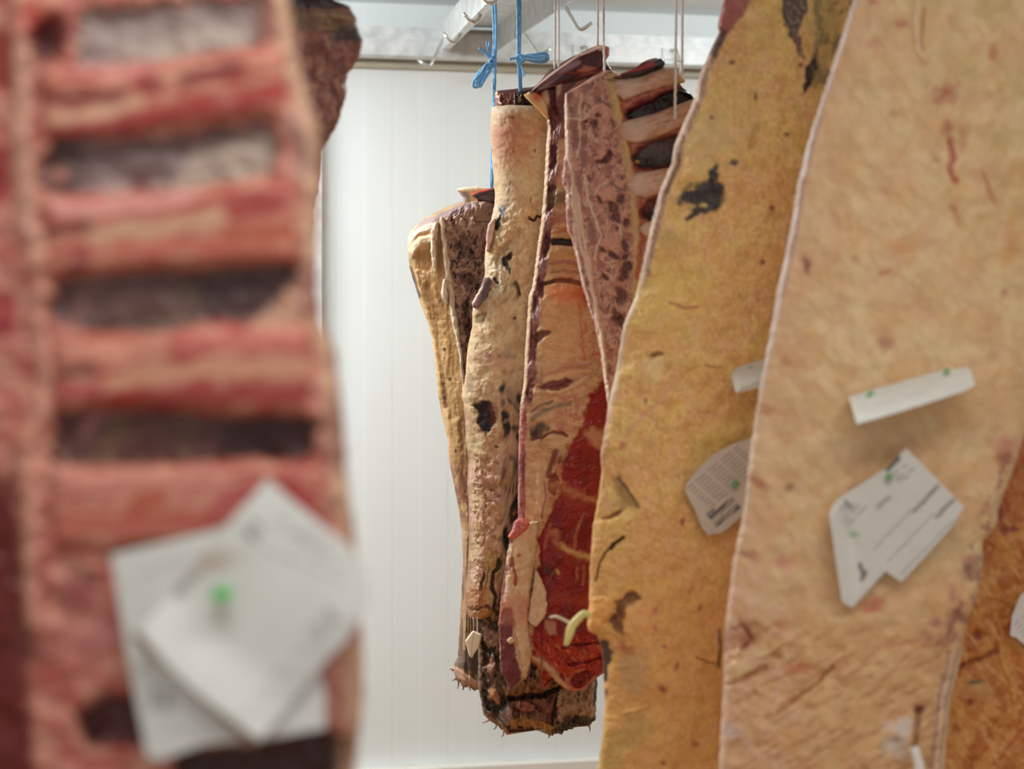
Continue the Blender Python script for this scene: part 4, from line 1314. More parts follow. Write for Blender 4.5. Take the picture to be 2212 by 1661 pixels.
def paint_ribtop(P):
    P.base((62, 42, 42))
    P.stroke([(1335, 160), (1360, 153), (1385, 148), (1410, 138)], 7, (176, 48, 58), 0.6, 2, 0.95)
    P.blob(1427, 134, 6, 5, (40, 28, 40))


slab('dark_rib_tip', [(124, 1418), (134, 1400), (145, 1378), (160, 1338), (168, 1340)], [(124, 1430), (134, 1437), (146, 1434), (150, 1420), (158, 1398), (168, 1366)],
     [(1336, 160), (1372, 151), (1400, 144), (1418, 130), (1427, 125), (1436, 134)], [(1336, 166), (1372, 166), (1400, 157), (1420, 147), (1436, 143)],
     1.659, 0.014, paint_ribtop, M_MEAT, rib, 1.5, 0.0035, rag=1, seed=39)

# ------------------------------------------------------------------ near pieces
yellow = thing('yellow_fat_slab', 'yellow fat-covered beef slab with a black patch, just behind the pale front slab', 'beef slab', at(1450, 1700, 1.48))


def paint_yellow(P):
    X, Y = P.X, P.Y
    P.base((212, 168, 100))
    P.mix((1 - sstep(250, 460, Y)) * 0.7, (206, 176, 112))
    P.mottle((210, 160, 104), 90, 110, 0.52, 0.14, 0.8, 1, 30)
    P.mottle((216, 184, 112), 70, 80, 0.54, 0.09, 0.8, 2, -20)
    P.mottle((214, 168, 128), 40, 50, 0.6, 0.07, 0.7, 3)
    P.mottle((192, 144, 82), 30, 36, 0.58, 0.09, 0.5, 4)
    P.mottle((186, 140, 84), 7, 8, 0.62, 0.08, 0.5, 14)
    P.mottle((224, 192, 136), 8, 10, 0.62, 0.08, 0.5, 15)
    P.mix(sstep(1050, 1350, Y) * 0.55, (200, 142, 76))
    P.bumps(0.006, 120, 160, 1)
    P.bumps(0.002, 40, 44, 2, 3)
    P.bumps(0.0006, 9, 10, 3)
    P.mix((1 - sstep(420, 760, Y)) * (1 - sstep(60, 130, P.s)) * sstep(480, 600, Y) * 0.5, (212, 182, 92))
    P.blob(1445, 650, 70, 60, (214, 184, 100), 20, 0.9, 0.6, 0.5)
    P.blob(1525, 300, 60, 50, (196, 172, 118), 0, 0.9, 0.6, 0.7)
    P.blob(1560, 960, 60, 30, (196, 162, 76), -20, 0.9, 0.6, 0.6)
    # side film along the left edge
    band = (1 - sstep(15, 24, P.s + P.w1 * 4)) * (1 - sstep(560, 640, Y))
    P.mix(band, (158, 122, 106))
    P.mottle((120, 84, 74), 9, 40, 0.55, 0.08, 0.7, 21, -20, 0, band)
    P.mottle((200, 172, 150), 7, 60, 0.58, 0.08, 0.7, 22, -20, 0, band)
    P.mix((1 - sstep(2, 5, np.abs(P.s - 6 + P.w2 * 4))) * (1 - sstep(600, 700, Y)) * 0.8, (206, 178, 156))
    P.mix(band * P.band_y(330, 420, 12) * sstep(9, 14, P.s) * 0.8, (112, 78, 62))
    P.mix((1 - sstep(7, 13, P.s + P.w1 * 3)) * sstep(600, 660, Y) * (1 - sstep(900, 980, Y)) * 0.7, (206, 190, 170))
    P.mix((1 - sstep(6, 13, P.s + P.w1 * 4)) * P.band_y(880, 1020, 20) * 0.7, (180, 128, 104))
    # top end, meat
    P.poly([(1560, -60), (1640, -60), (1622, 0), (1605, 34), (1580, 66), (1560, 74), (1540, 60)], (156, 92, 84), 6, 5)
    P.poly([(1556, 58), (1572, 66), (1560, 98), (1545, 125), (1528, 120)], (84, 54, 54), 5, 4, 0.9)
    # dark patches
    blk = (54, 47, 46)
    P.poly([(1692, -60), (1742, -60), (1745, 20), (1732, 50), (1722, 72), (1734, 110), (1730, 120), (1705, 75), (1690, 40)], (66, 58, 54), 4, 8, 0.95)
    P.mottle((150, 140, 120), 8, 10, 0.6, 0.05, 0.7, 5, 0, 0, P.band_y(-60, 70, 10) * sstep(1695, 1705, X) * (1 - sstep(1735, 1745, X)))
    P.poly([(1708, 75), (1722, 70), (1740, 125), (1733, 128)], (120, 84, 76), 4, 5, 0.8)
    P.poly([(1766, 102), (1772, 140), (1760, 170), (1738, 200), (1734, 190), (1742, 145)], (50, 46, 46), 3, 5)
    P.poly([(1760, -60), (1830, -60), (1800, 120), (1770, 220), (1766, 150), (1772, 100), (1748, 60)], (178, 156, 100), 10, 12, 0.85)
    P.mottle((130, 116, 84), 24, 40, 0.56, 0.07, 0.8, 6, 20, 0, sstep(1745, 1765, X) * (1 - sstep(180, 230, Y)))
    P.blob(1530, 424, 33, 33, blk, 20, 0.25, 0.2)
    P.blob(1522, 440, 38, 20, blk, -15, 0.3, 0.4)
    P.blob(1498, 422, 28, 22, blk, -20, 0.3, 0.4)
    P.blob(1478, 430, 12, 8, blk, 10, 0.4, 0.8)
    P.stroke([(1516, 452), (1502, 462), (1486, 471)], 13, blk, 0.6, 4)
    P.blob(1538, 384, 13, 20, blk, 15, 0.4, 0.5)
    P.blob(1546, 364, 5, 10, blk, 20, 0.6, 0.4)
    P.blob(1552, 402, 12, 9, blk, 0, 0.5, 0.4)
    P.stroke([(1478, 408), (1492, 398)], 8, (110, 92, 66), 0.7, 4, 0.8)
    P.blob(1519, 443, 9, 5, (190, 166, 92), 0, 0.4, 0.5)
    P.blob(1493, 446, 10, 6, (190, 160, 92), -20, 0.4, 0.5, 0.8)
    P.blob(1584, 351, 9, 6, (70, 58, 48), -30, 0.5, 0.6, 0.9)
    P.stroke([(1618, 320), (1630, 280), (1636, 270)], 10, (160, 136, 80), 0.8, 5, 0.6)
    P.blob(1440, 520, 20, 22, (170, 142, 92), 0, 0.8, 0.5, 0.6)
    # spots and scratches
    for (x, y, rx, ry) in ((1668, 449, 6, 6), (1648, 567, 6, 6), (1581, 135, 7, 5), (1698, 290, 6, 5), (1730, 384, 6, 7), (1730, 140, 6, 5), (1632, 210, 4, 8), (1539, 254, 5, 6)):
        P.blob(x, y, rx, ry, (122, 68, 46), 0, 0.6, 0.4, 0.9)
    P.stroke([(1445, 655), (1468, 658), (1480, 666), (1506, 662)], 7, (168, 100, 72), 0.7, 3, 0.8)
    P.blob(1418, 766, 15, 5, (120, 82, 44), -8, 0.6, 0.3, 0.9, -0.004)
    P.poly([(1396, 775), (1440, 772), (1432, 815), (1412, 835), (1398, 800)], (216, 190, 136), 8, 8, 0.8, 0.003)
    P.stroke([(1524, 788), (1545, 796), (1560, 790)], 4, (160, 110, 66), 0.8, 4, 0.7)
    P.stroke([(1360, 930), (1385, 900), (1410, 880), (1425, 870)], 9, (200, 140, 116), 0.8, 4, 0.6)
    P.blob(1395, 866, 3, 7, (130, 100, 60))
    P.blob(1344, 962, 7, 9, (180, 110, 76), 0, 0.8)
    P.poly([(1322, 1030), (1336, 1032), (1350, 1050), (1372, 1085), (1378, 1100), (1352, 1096), (1338, 1092), (1328, 1060)], (150, 118, 70), 9, 9, 0.85, -0.004)
    P.stroke([(1336, 1032), (1358, 1060), (1380, 1096)], 6, (96, 74, 48), 0.7, 3, 0.9)
    P.poly([(1296, 1120), (1310, 1116), (1330, 1104), (1352, 1098), (1340, 1110), (1320, 1118), (1304, 1124)], (120, 70, 40), 3, 4, 0.9, -0.004)
    P.blob(1335, 1082, 12, 8, (190, 160, 96), 0, 0.6, 0.4, 0.8)
    P.poly([(1290, 1130), (1340, 1110), (1372, 1115), (1350, 1150), (1310, 1165)], (206, 166, 96), 6, 8, 0.7, 0.004)
    P.stroke([(1287, 1254), (1292, 1228), (1306, 1196), (1322, 1178), (1346, 1160)], 4, (96, 72, 46), 0.6, 3, 0.95, -0.005)
    P.stroke([(1318, 1186), (1332, 1172), (1346, 1161)], 6, (62, 46, 34), 0.6, 2, 0.95, -0.005)
    P.poly([(1356, 1282), (1372, 1280), (1384, 1294), (1368, 1300), (1352, 1308), (1346, 1325), (1344, 1345), (1340, 1378), (1330, 1362), (1324, 1346), (1312, 1346), (1326, 1322), (1330, 1306)],
           (92, 46, 38), 6, 9, 0.95, -0.009)
    P.poly([(1346, 1305), (1385, 1296), (1412, 1320), (1418, 1360), (1402, 1392), (1362, 1398), (1342, 1380), (1345, 1340)], (212, 162, 102), 20, 14, 0.6, 0.006)
    P.poly([(1280, 1290), (1320, 1290), (1324, 1310), (1302, 1345), (1290, 1368), (1268, 1366), (1268, 1310)], (214, 152, 84), 5, 6, 0.8, 0.006)
    P.poly([(1296, 1380), (1316, 1385), (1324, 1410), (1316, 1440), (1312, 1475), (1302, 1470), (1298, 1420)], (74, 56, 52), 4, 5, 0.95, -0.006)
    P.blob(1352, 1402, 20, 12, (160, 96, 66), 20, 0.6, 0.4, 0.7)
    P.poly([(1335, 1420), (1395, 1400), (1400, 1480), (1375, 1510), (1340, 1480)], (176, 140, 100), 8, 10, 0.7)
    P.stroke([(1345, 1540), (1370, 1535), (1392, 1530)], 7, (220, 170, 104), 0.6, 4, 0.8, 0.003)
    P.poly([(1345, 1545), (1395, 1535), (1402, 1580), (1370, 1620), (1340, 1620)], (176, 146, 90), 14, 14, 0.7, -0.002)
    P.mix((1 - sstep(30, 70, P.s)) * sstep(1560, 1600, Y) * 0.6, (178, 150, 84))
    for (x, y, rx, ry, c) in ((1430, 1488, 10, 6, (132, 66, 60)), (1462, 1440, 5, 10, (160, 84, 60)), (1434, 1396, 5, 5, (160, 80, 66)), (1416, 1320, 6, 9, (190, 120, 110)), (1416, 1355, 5, 8, (190, 110, 100)),
                              (1474, 1126, 6, 8, (140, 60, 52)), (1512, 1312, 5, 9, (150, 92, 52)), (1500, 1604, 8, 8, (160, 96, 50)), (1306, 1500, 5, 12, (96, 50, 54)), (1432, 1648, 6, 5, (150, 84, 50))):
        P.blob(x, y, rx, ry, c, 20, 0.6, 0.4, 0.85)
    P.stroke([(1505, 1420), (1530, 1432), (1550, 1434)], 4, (140, 88, 44), 0.7, 4, 0.8, -0.003)
    P.stroke([(1554, 1360), (1556, 1400), (1552, 1440)], 8, (80, 48, 40), 0.7, 3, 0.8)


slab('body', [(-260, 1660), (-70, 1590), (0, 1564), (40, 1553), (54, 1550), (69, 1553), (108, 1535), (163, 1510), (213, 1500), (264, 1477), (314, 1456), (354, 1450), (405, 1427), (481, 1407), (557, 1391),
              (640, 1373), (702, 1347), (803, 1331), (857, 1317), (911, 1309), (983, 1297), (1020, 1300), (1092, 1290), (1134, 1281), (1218, 1275), (1310, 1272), (1350, 1268), (1364, 1272),
              (1372, 1290), (1404, 1301), (1465, 1304), (1519, 1307), (1593, 1301), (1661, 1291), (1740, 1284)],
     [(-260, 1940), (-70, 1900), (0, 1880), (300, 1800), (600, 1740), (900, 1690), (1200, 1640), (1500, 1612), (1740, 1600)],
     [(1540, -260), (1960, -260)], [(1280, 1740), (1610, 1740)], 1.45, 0.085, paint_yellow, M_FAT, yellow, 2.4, 0.006, rag=1.4, ragf=18, seed=41, gain=1.25, bulge=0.02)
sh = at_arr([1276, 1262, 1250, 1236, 1230, 1226, 1222], [1330, 1326, 1336, 1352, 1370, 1384, 1394], np.full(7, 1.44))
tube('fat_shred', spline(sh, 5), np.interp(np.linspace(0, 1, 31), [0, 0.3, 0.6, 0.85, 1], [0.0035, 0.0042, 0.0048, 0.0032, 0.0022]),
     plain_mat('yellow_shred', (222, 206, 130), 0.5, 0, 90, 0.1, 0.3), yellow, 10)
sh = at_arr([1234, 1220, 1205, 1196, 1188], [1348, 1340, 1333, 1332, 1334], np.linspace(1.44, 1.455, 5))
tube('fat_shred', spline(sh, 5), np.linspace(0.002, 0.0012, 21), plain_mat('pale_shred', (214, 196, 160), 0.5, 0, 90, 0.1, 0.3), yellow, 8)

front = thing('front_beef_slab', 'largest palest fat-covered slab on the right, carrying a square label under a curled strip', 'beef slab', at(1850, 1750, 1.3))


def paint_front(P):
    X, Y = P.X, P.Y
    P.base((224, 188, 138))
    g = sstep(1900, 2050, X - 0.15 * Y) * (1 - sstep(300, 600, Y))
    P.mix(g * 0.7, (206, 178, 122))
    P.mottle((220, 174, 122), 90, 130, 0.52, 0.16, 0.7, 1, 40)
    P.mottle((226, 198, 150), 80, 100, 0.55, 0.09, 0.8, 2, 40)
    P.mottle((222, 180, 148), 70, 100, 0.56, 0.12, 0.35, 3, -30)
    P.mottle((204, 162, 116), 24, 90, 0.6, 0.1, 0.4, 4, -40)
    P.mix(sstep(1150, 1400, Y) * 0.5, (212, 158, 106))
    P.bumps(0.005, 160, 200, 1)
    P.bumps(0.0016, 60, 70, 2, 3)
    P.bumps(0.002, 110, 60, 3, 3, sstep(1150, 1350, Y), 25)
    # whitish cut edge on the left
    P.mix((1 - sstep(9, 15, P.s + P.w1 * 3)) * (1 - sstep(700, 1000, Y) * 0.5), (208, 194, 190))
    P.mix((1 - sstep(3, 8, np.abs(P.s - 12))) * P.band_y(250, 650, 40) * 0.6, (150, 126, 130))
    P.mix((1 - sstep(40, 120, P.s)) * 0.35, (220, 176, 140))
    r = (176, 84, 64)
    for (x, y, rx, ry, a, c) in ((1887, 5, 11, 6, 0, (190, 110, 96)), (1946, 52, 14, 8, 20, (190, 100, 84)), (2040, 204, 24, 18, -30, (176, 86, 66)), (2146, 115, 9, 16, 0, (196, 122, 86)), (2046, 275, 10, 14, 20, r),
                                 (2080, 300, 12, 30, 10, (200, 140, 100)), (1932, 245, 12, 9, 20, (190, 134, 90)), (1912, 415, 11, 10, 0, (206, 150, 116)), (2024, 345, 7, 7, 0, (190, 124, 96)),
                                 (2060, 450, 7, 10, 0, (176, 100, 72)), (2068, 475, 8, 14, -20, (196, 136, 96)), (1741, 572, 10, 18, -30, (122, 50, 52)), (1913, 588, 12, 7, 0, (190, 112, 86)), (1890, 90, 12, 12, 0, (206, 150, 116)),
                                 (2170, 634, 7, 8, 0, (190, 130, 110)), (1846, 560, 8, 9, 0, (200, 144, 110)), (1940, 530, 30, 14, 20, (222, 160, 110)), (1700, 780, 10, 10, 0, (196, 140, 100)), (1912, 738, 18, 18, 0, (180, 116, 96)),
                                 (1705, 1052, 10, 10, 0, (140, 72, 52)), (1640, 1045, 22, 8, 25, (176, 106, 84)), (1660, 890, 26, 8, 5, (196, 136, 98)), (1650, 875, 24, 6, 15, (190, 130, 96)), (1618, 1198, 24, 8, 15, (176, 106, 86)),
                                 (1694, 1215, 20, 12, 20, (206, 136, 116)), (1888, 1305, 26, 13, -25, (190, 96, 76)), (1725, 1445, 30, 12, -8, (196, 96, 76)), (1690, 1350, 12, 16, 0, (206, 140, 100)), (2095, 1232, 14, 18, 10, (110, 48, 46)),
                                 (2100, 1205, 16, 12, 0, (176, 110, 106)), (2068, 1326, 16, 12, 10, (122, 52, 50)), (2052, 1358, 11, 22, 10, (122, 56, 66)), (2032, 1390, 18, 16, -40, (150, 76, 62)), (2000, 1378, 16, 12, -20, (150, 78, 68)),
                                 (2020, 1345, 16, 9, 0, (160, 92, 96)), (2060, 1285, 10, 16, 0, (186, 124, 116)), (2170, 990, 14, 26, 15, (150, 80, 76)), (2135, 1095, 8, 14, 0, (190, 130, 120)), (2172, 960, 30, 14, 0, (206, 140, 120))):
        P.blob(x, y, rx, ry, c, a, 0.8, 0.6, 0.75)
    P.stroke([(2052, 300), (2058, 345), (2052, 370), (2062, 388)], 15, (172, 82, 62), 0.7, 6, 0.9)
    P.stroke([(2120, 370), (2138, 410), (2148, 440)], 10, (196, 130, 96), 0.8, 5, 0.8)
    P.stroke([(1990, -40), (1978, 40), (1985, 110), (2000, 130)], 16, (232, 198, 160), 0.8, 4, 0.7, 0.004)
    P.stroke([(1996, 20), (1990, 90), (1994, 110)], 6, (176, 120, 84), 0.8, 3, 0.7, -0.003)
    P.stroke([(2185, 470), (2180, 540), (2170, 570)], 20, (214, 156, 96), 0.9, 6, 0.6)
    P.blob(1600, 1380, 42, 26, (150, 76, 54), -10, 0.7, 0.6, 0.7, -0.006)
    P.stroke([(1585, 1360), (1605, 1350), (1625, 1385), (1600, 1400)], 8, (140, 64, 52), 0.7, 4, 0.8, -0.004)
    P.stroke([(1575, 1480), (1610, 1465), (1655, 1445)], 9, (190, 120, 66), 0.8, 5, 0.8, -0.004)
    P.stroke([(1680, 1540), (1720, 1510), (1770, 1470), (1800, 1440)], 6, (166, 104, 66), 0.8, 5, 0.8, -0.005)
    P.poly([(1580, 1410), (1640, 1400), (1690, 1390), (1650, 1440), (1585, 1470)], (220, 190, 132), 8, 8, 0.7, 0.006)
    P.blob(1676, 1418, 12, 10, (170, 104, 62), 0, 0.8, 0.4, 0.8, -0.004)
    P.stroke([(1690, 1300), (1700, 1270), (1720, 1255)], 8, (230, 192, 150), 0.8, 4, 0.7, 0.003)
    P.mottle((224, 180, 156), 46, 50, 0.54, 0.12, 0.5, 7, 0, 0.001, sstep(1180, 1260, Y) * (1 - sstep(1700, 1760, X)))
    P.mottle((196, 140, 96), 18, 60, 0.58, 0.06, 0.6, 8, 60, -0.002, sstep(1320, 1400, Y))
    # torn right edge and exposed bone strip
    P.mottle((150, 92, 92), 14, 22, 0.62, 0.05, 0.7, 9, 0, -0.003, (1 - sstep(24, 46, P.e)) * sstep(960, 1020, Y))
    bone = (1 - sstep(24, 30, P.e + P.w1 * 4)) * sstep(1380, 1430, Y)
    P.mix(bone, (222, 186, 150))
    P.mix((1 - sstep(2, 5, np.abs(P.e - 10 + P.w2 * 3))) * bone * 0.6, (160, 124, 104))
    P.mix((1 - sstep(2, 6, np.abs(P.e - 26 + P.w2 * 3))) * sstep(1400, 1440, Y) * 0.7, (160, 118, 106))
    P.stroke([(1984, 1535), (1982, 1580), (1976, 1610)], 12, (140, 100, 70), 0.7, 4, 0.8, -0.005)
    P.blob(1984, 1532, 12, 10, (120, 62, 44), 0, 0.6, 0.5, 0.9)
    P.blob(1945, 1570, 28, 16, (222, 208, 196), 0, 0.6, 0.6, 0.9)
    P.blob(1938, 1612, 24, 26, (210, 196, 180), 0, 0.7, 0.8, 0.8)
    P.blob(1938, 1598, 10, 6, (150, 110, 90), 0, 0.7, 0.5, 0.7)
    P.blob(1576, 1580, 16, 18, (226, 208, 200), 0, 0.6, 0.6, 0.8)


slab('body', [(-260, 1925), (-80, 1872), (0, 1843), (105, 1810), (202, 1779), (303, 1746), (400, 1723), (506, 1706), (632, 1678), (700, 1667), (828, 1643), (975, 1620), (1093, 1608), (1211, 1584), (1341, 1567), (1507, 1561),
              (1661, 1552), (1770, 1544)],
     [(-260, 2440), (-80, 2420), (500, 2330), (800, 2262), (900, 2226), (946, 2212), (1000, 2194), (1034, 2182), (1070, 2168), (1093, 2158), (1125, 2154), (1141, 2150), (1160, 2132), (1170, 2124), (1230, 2122), (1294, 2111),
      (1336, 2088), (1400, 2080), (1448, 2070), (1507, 2054), (1600, 2046), (1661, 2040), (1770, 2034)],
     [(1860, -260), (2440, -260)], [(1540, 1770), (2040, 1770)], 1.25, 0.08, paint_front, M_SOFT, front, 3.2, 0.008, rag=2, ragf=22, seed=51, bulge=0.02)
pg = at_arr([1975, 1979, 1984, 1986], [1614, 1632, 1650, 1672], np.full(4, 1.238))
tube('white_peg', spline(pg, 5), np.linspace(0.0042, 0.005, 16), M_WHITE, front, 12)

back = thing('orange_fat_slab', 'deep orange fat-covered slab half hidden behind the right edge of the front slab', 'beef slab', at(2200, 1750, 1.45))


def paint_back(P):
    X, Y = P.X, P.Y
    P.base((192, 126, 66))
    P.mottle((206, 144, 74), 50, 70, 0.5, 0.1, 0.8, 1, 30)
    P.mottle((172, 96, 44), 40, 60, 0.55, 0.08, 0.8, 2)
    P.mottle((216, 164, 100), 20, 60, 0.62, 0.05, 0.7, 3, -40)
    P.bumps(0.004, 50, 60, 1)
    P.bumps(0.002, 16, 20, 2)
    P.stroke([(2160, 1380), (2168, 1430), (2185, 1470), (2192, 1510)], 12, (206, 152, 84), 0.7, 5, 0.8, 0.003)
    P.stroke([(2070, 1440), (2110, 1425), (2150, 1408)], 8, (140, 74, 34), 0.8, 5, 0.8, -0.006)
    P.stroke([(2092, 1476), (2105, 1470), (2125, 1474)], 8, (90, 72, 54), 0.7, 4, 0.9)
    P.blob(2110, 1492, 34, 14, (200, 154, 96), 0, 0.8, 0.5, 0.8)
    for (x, y, rx, ry) in ((2112, 1370, 9, 10), (2190, 1142, 10, 7), (2170, 1145, 8, 14), (2160, 1112, 8, 20), (2095, 1515, 8, 6)):
        P.blob(x, y, rx, ry, (130, 58, 40), 0, 0.6, 0.5, 0.9)
    P.mix(P.band_y(900, 1120, 40) * 0.5, (170, 80, 44))
    P.stroke([(2210, 1575), (2180, 1610), (2160, 1640)], 9, (170, 80, 44), 0.8, 5, 0.7)


slab('body', [(-240, 2110), (700, 2060), (1100, 2030), (1500, 2010), (1780, 1990)], [(-240, 2380), (200, 2440), (900, 2450), (1780, 2400)], [(2110, -225), (2240, -240), (2380, -230)], [(1990, 1780), (2420, 1780)],
     1.42, 0.07, paint_back, M_SOFT, back, 3.4, 0.008, seed=61, gain=1.05)

# --- near rib rack on the left, and the dark piece behind it
hang = thing('dark_aged_piece', 'dark-crusted beef piece peeping out behind the right edge of the near rib rack', 'beef piece', at(680, 900, 1.4))


def paint_hang(P):
    X, Y = P.X, P.Y
    P.base((142, 92, 80))
    P.mottle((112, 66, 62), 24, 50, 0.52, 0.08, 0.8, 1)
    P.mottle((176, 126, 100), 20, 40, 0.6, 0.06, 0.7, 2)
    P.bumps(0.006, 40, 50, 1)
    P.mix((1 - sstep(12, 28, Y + P.w1 * 6)), (56, 42, 46))
    P.mix(P.band_y(22, 64, 5) * 0.8, (116, 94, 72))
    P.mix(P.band_y(60, 90, 6) * sstep(700, 730, X) * 0.9, (62, 52, 50))
    P.stroke([(670, 30), (720, 34), (760, 40)], 6, (156, 132, 96), 0.7, 3, 0.8)
    P.stroke([(690, 58), (730, 64)], 5, (150, 124, 90), 0.7, 3, 0.8)
    P.mix(sstep(240, 300, Y) * 0.6, (112, 76, 56))


slab('body', [(-200, 470), (500, 420), (1200, 400), (1640, 430)],
     [(-200, 735), (-80, 742), (-20, 738), (0, 722), (8, 748), (14, 757), (37, 768), (60, 773), (86, 782), (105, 780), (120, 776), (140, 766), (160, 750), (200, 746), (224, 744), (261, 731), (321, 698), (400, 692),
      (440, 684), (600, 664), (900, 660), (1300, 690), (1500, 690), (1640, 640)],
     [(470, -190), (600, -205), (742, -180)], [(430, 1600), (540, 1640), (640, 1610)], 1.35, 0.09, paint_hang, M_MEAT, hang, 3.0, 0.012, rag=4, ragf=16, seed=71)

rack = thing('near_rib_rack', 'large blurred rib rack close to the viewer with four dark gaps between red ribs', 'rib rack', at(350, 1740, 0.7))


def paint_rack(P):
    X, Y = P.X, P.Y
    P.base((196, 128, 112))
    P.mottle((176, 84, 74), 60, 50, 0.52, 0.1, 0.8, 1)
    P.mottle((212, 156, 132), 70, 50, 0.58, 0.08, 0.7, 2)
    P.bumps(0.003, 60, 60, 1)
    # pockets between the ribs
    P.poly([(170, 30), (300, 12), (560, -10), (565, 85), (480, 125), (400, 135), (280, 150), (165, 155)], (162, 144, 138), 14, 22, 1, -0.005)
    P.poly([(330, 80), (470, 50), (545, 70), (520, 100), (400, 128), (250, 140), (230, 110)], (192, 176, 164), 14, 10, 0.8)
    P.blob(105, 88, 36, 48, (104, 62, 62), 10, 0.5, 0.3, 1, -0.01)
    P.poly([(96, 350), (125, 302), (200, 296), (300, 305), (450, 285), (570, 262), (596, 280), (604, 330), (575, 380), (430, 408), (300, 425), (200, 432), (108, 422), (92, 388)], (128, 106, 104), 14, 20, 1, -0.006)
    P.poly([(96, 350), (125, 302), (170, 300), (180, 380), (160, 420), (104, 400)], (82, 52, 50), 12, 8, 0.85)
    P.poly([(420, 330), (560, 285), (600, 300), (575, 375), (440, 402), (360, 410)], (186, 168, 152), 14, 10, 0.85)
    P.poly([(200, 400), (330, 400), (420, 400), (300, 425), (210, 430)], (196, 164, 156), 10, 6, 0.8)
    P.blob(302, 408, 16, 22, (110, 40, 44), 0, 0.6, 0.3, 0.9)
    P.blob(126, 380, 18, 18, (206, 146, 128), 0, 0.6, 0.3, 0.8)
    P.poly([(108, 660), (130, 606), (220, 588), (420, 578), (640, 566), (654, 585), (610, 650), (562, 692), (430, 702), (300, 732), (200, 722), (116, 692)], (112, 84, 80), 14, 20, 1, -0.007)
    P.poly([(420, 600), (640, 575), (600, 650), (540, 690), (430, 690)], (74, 54, 54), 14, 8, 0.8)
    P.stroke([(410, 640), (360, 680), (310, 715)], 36, (116, 98, 84), 0.8, 8, 0.8)
    P.stroke([(230, 590), (180, 650), (160, 700)], 26, (150, 110, 106), 0.8, 8, 0.6)
    P.poly([(560, 690), (640, 600), (655, 660), (640, 710), (560, 712)], (206, 164, 136), 10, 6, 0.8)
    P.poly([(114, 970), (128, 888), (230, 870), (380, 885), (480, 895), (660, 898), (684, 912), (680, 975), (640, 1004), (560, 990), (470, 1004), (370, 1000), (300, 1012), (160, 1014), (112, 994)],
           (104, 68, 64), 14, 20, 1, -0.008)
    P.poly([(470, 905), (670, 900), (676, 970), (640, 1000), (480, 995)], (64, 38, 38), 12, 6, 0.8)
    P.stroke([(270, 910), (240, 950), (215, 1000)], 42, (118, 92, 66), 0.8, 6, 0.8)
    P.stroke([(420, 910), (400, 950), (390, 985)], 34, (110, 88, 74), 0.8, 6, 0.7)
    P.stroke([(230, 880), (190, 920), (180, 940)], 24, (186, 126, 122), 0.8, 6, 0.7)
    P.blob(360, 990, 24, 12, (84, 26, 26), 0, 0.7, 0.4, 0.9)
    P.poly([(170, 1545), (230, 1500), (330, 1500), (330, 1600), (190, 1610)], (88, 44, 44), 14, 10, 1, -0.012)
    P.poly([(380, 1625), (560, 1600), (700, 1570), (770, 1600), (780, 1760), (380, 1760)], (66, 36, 34), 12, 8, 1, -0.012)
    P.blob(175, 1275, 44, 44, (126, 60, 60), 20, 0.8, 0.5, 0.8)
    P.blob(180, 1160, 60, 30, (176, 76, 66), 0, 0.8, 0.5, 0.8)
    P.blob(120, 1455, 40, 36, (160, 56, 52), 0, 0.8, 0.5, 0.8)
    P.blob(200, 1380, 60, 40, (200, 130, 124), 0, 0.8, 0.5, 0.8)
    # chine side on the far left
    P.stroke([(30, -60), (46, 100), (48, 300), (60, 480), (84, 560)], 40, (204, 158, 136), 0.7, 10, 0.9, 0.006)
    P.stroke([(84, 560), (80, 680), (100, 800), (84, 900), (52, 960), (56, 1040), (70, 1120), (60, 1240), (72, 1340)], 34, (206, 150, 128), 0.7, 12, 0.85, 0.005)
    P.mix((1 - sstep(20, 34, X + P.w1 * 8)) * P.band_y(60, 190, 14), (152, 66, 56))
    P.mix((1 - sstep(14, 28, X + P.w1 * 8)) * P.band_y(310, 440, 14), (160, 58, 60))
    P.mix((1 - sstep(28, 42, X + P.w1 * 8)) * P.band_y(630, 730, 14), (160, 64, 66))
    P.mix((1 - sstep(24, 60, X - (Y - 1100) * 0.06 + P.w1 * 8)) * sstep(980, 1080, Y), (104, 34, 30))
    P.blob(60, 1390, 40, 34, (96, 44, 34), 0, 0.7, 0.4, 0.7)
    P.mix(P.band_y(60, 105, 10) * (1 - sstep(60, 80, X)) * sstep(40, 60, X) * 0.3, (176, 70, 60))
    P.blob(65, 35, 40, 34, (186, 76, 66), 0, 0.8, 0.4, 0.8)
    # outer fat edge
    ed = 1 - sstep(26, 50, P.e + P.w1 * 8)
    P.mix(ed, (206, 164, 134))
    P.mottle((160, 112, 100), 30, 60, 0.56, 0.07, 0.7, 5, 0, 0, ed)
    P.mix(ed * P.band_y(570, 690, 20) * 0.7, (150, 96, 90))
    P.mix(ed * P.band_y(870, 1010, 20) * 0.7, (140, 92, 84))
    P.stroke([(580, -40), (574, 40), (588, 70)], 34, (146, 100, 94), 0.8, 6, 0.8)
    P.stroke([(630, 260), (645, 320), (650, 360)], 34, (166, 130, 122), 0.8, 6, 0.8)


slab('body', [(-80, -330), (1770, -330)],
     [(-80, 610), (0, 625), (100, 640), (200, 665), (260, 686), (330, 690), (420, 692), (520, 690), (640, 687), (700, 696), (760, 724), (860, 736), (1000, 746), (1040, 752), (1150, 766), (1250, 776), (1400, 782),
      (1500, 786), (1600, 776), (1661, 770), (1770, 764)],
     [(-330, -80), (620, -80)], [(-330, 1770), (780, 1770)], 0.66, 0.05, paint_rack, M_SOFT, rack, 5.0, 0.008, rag=4, ragf=40, seed=81)


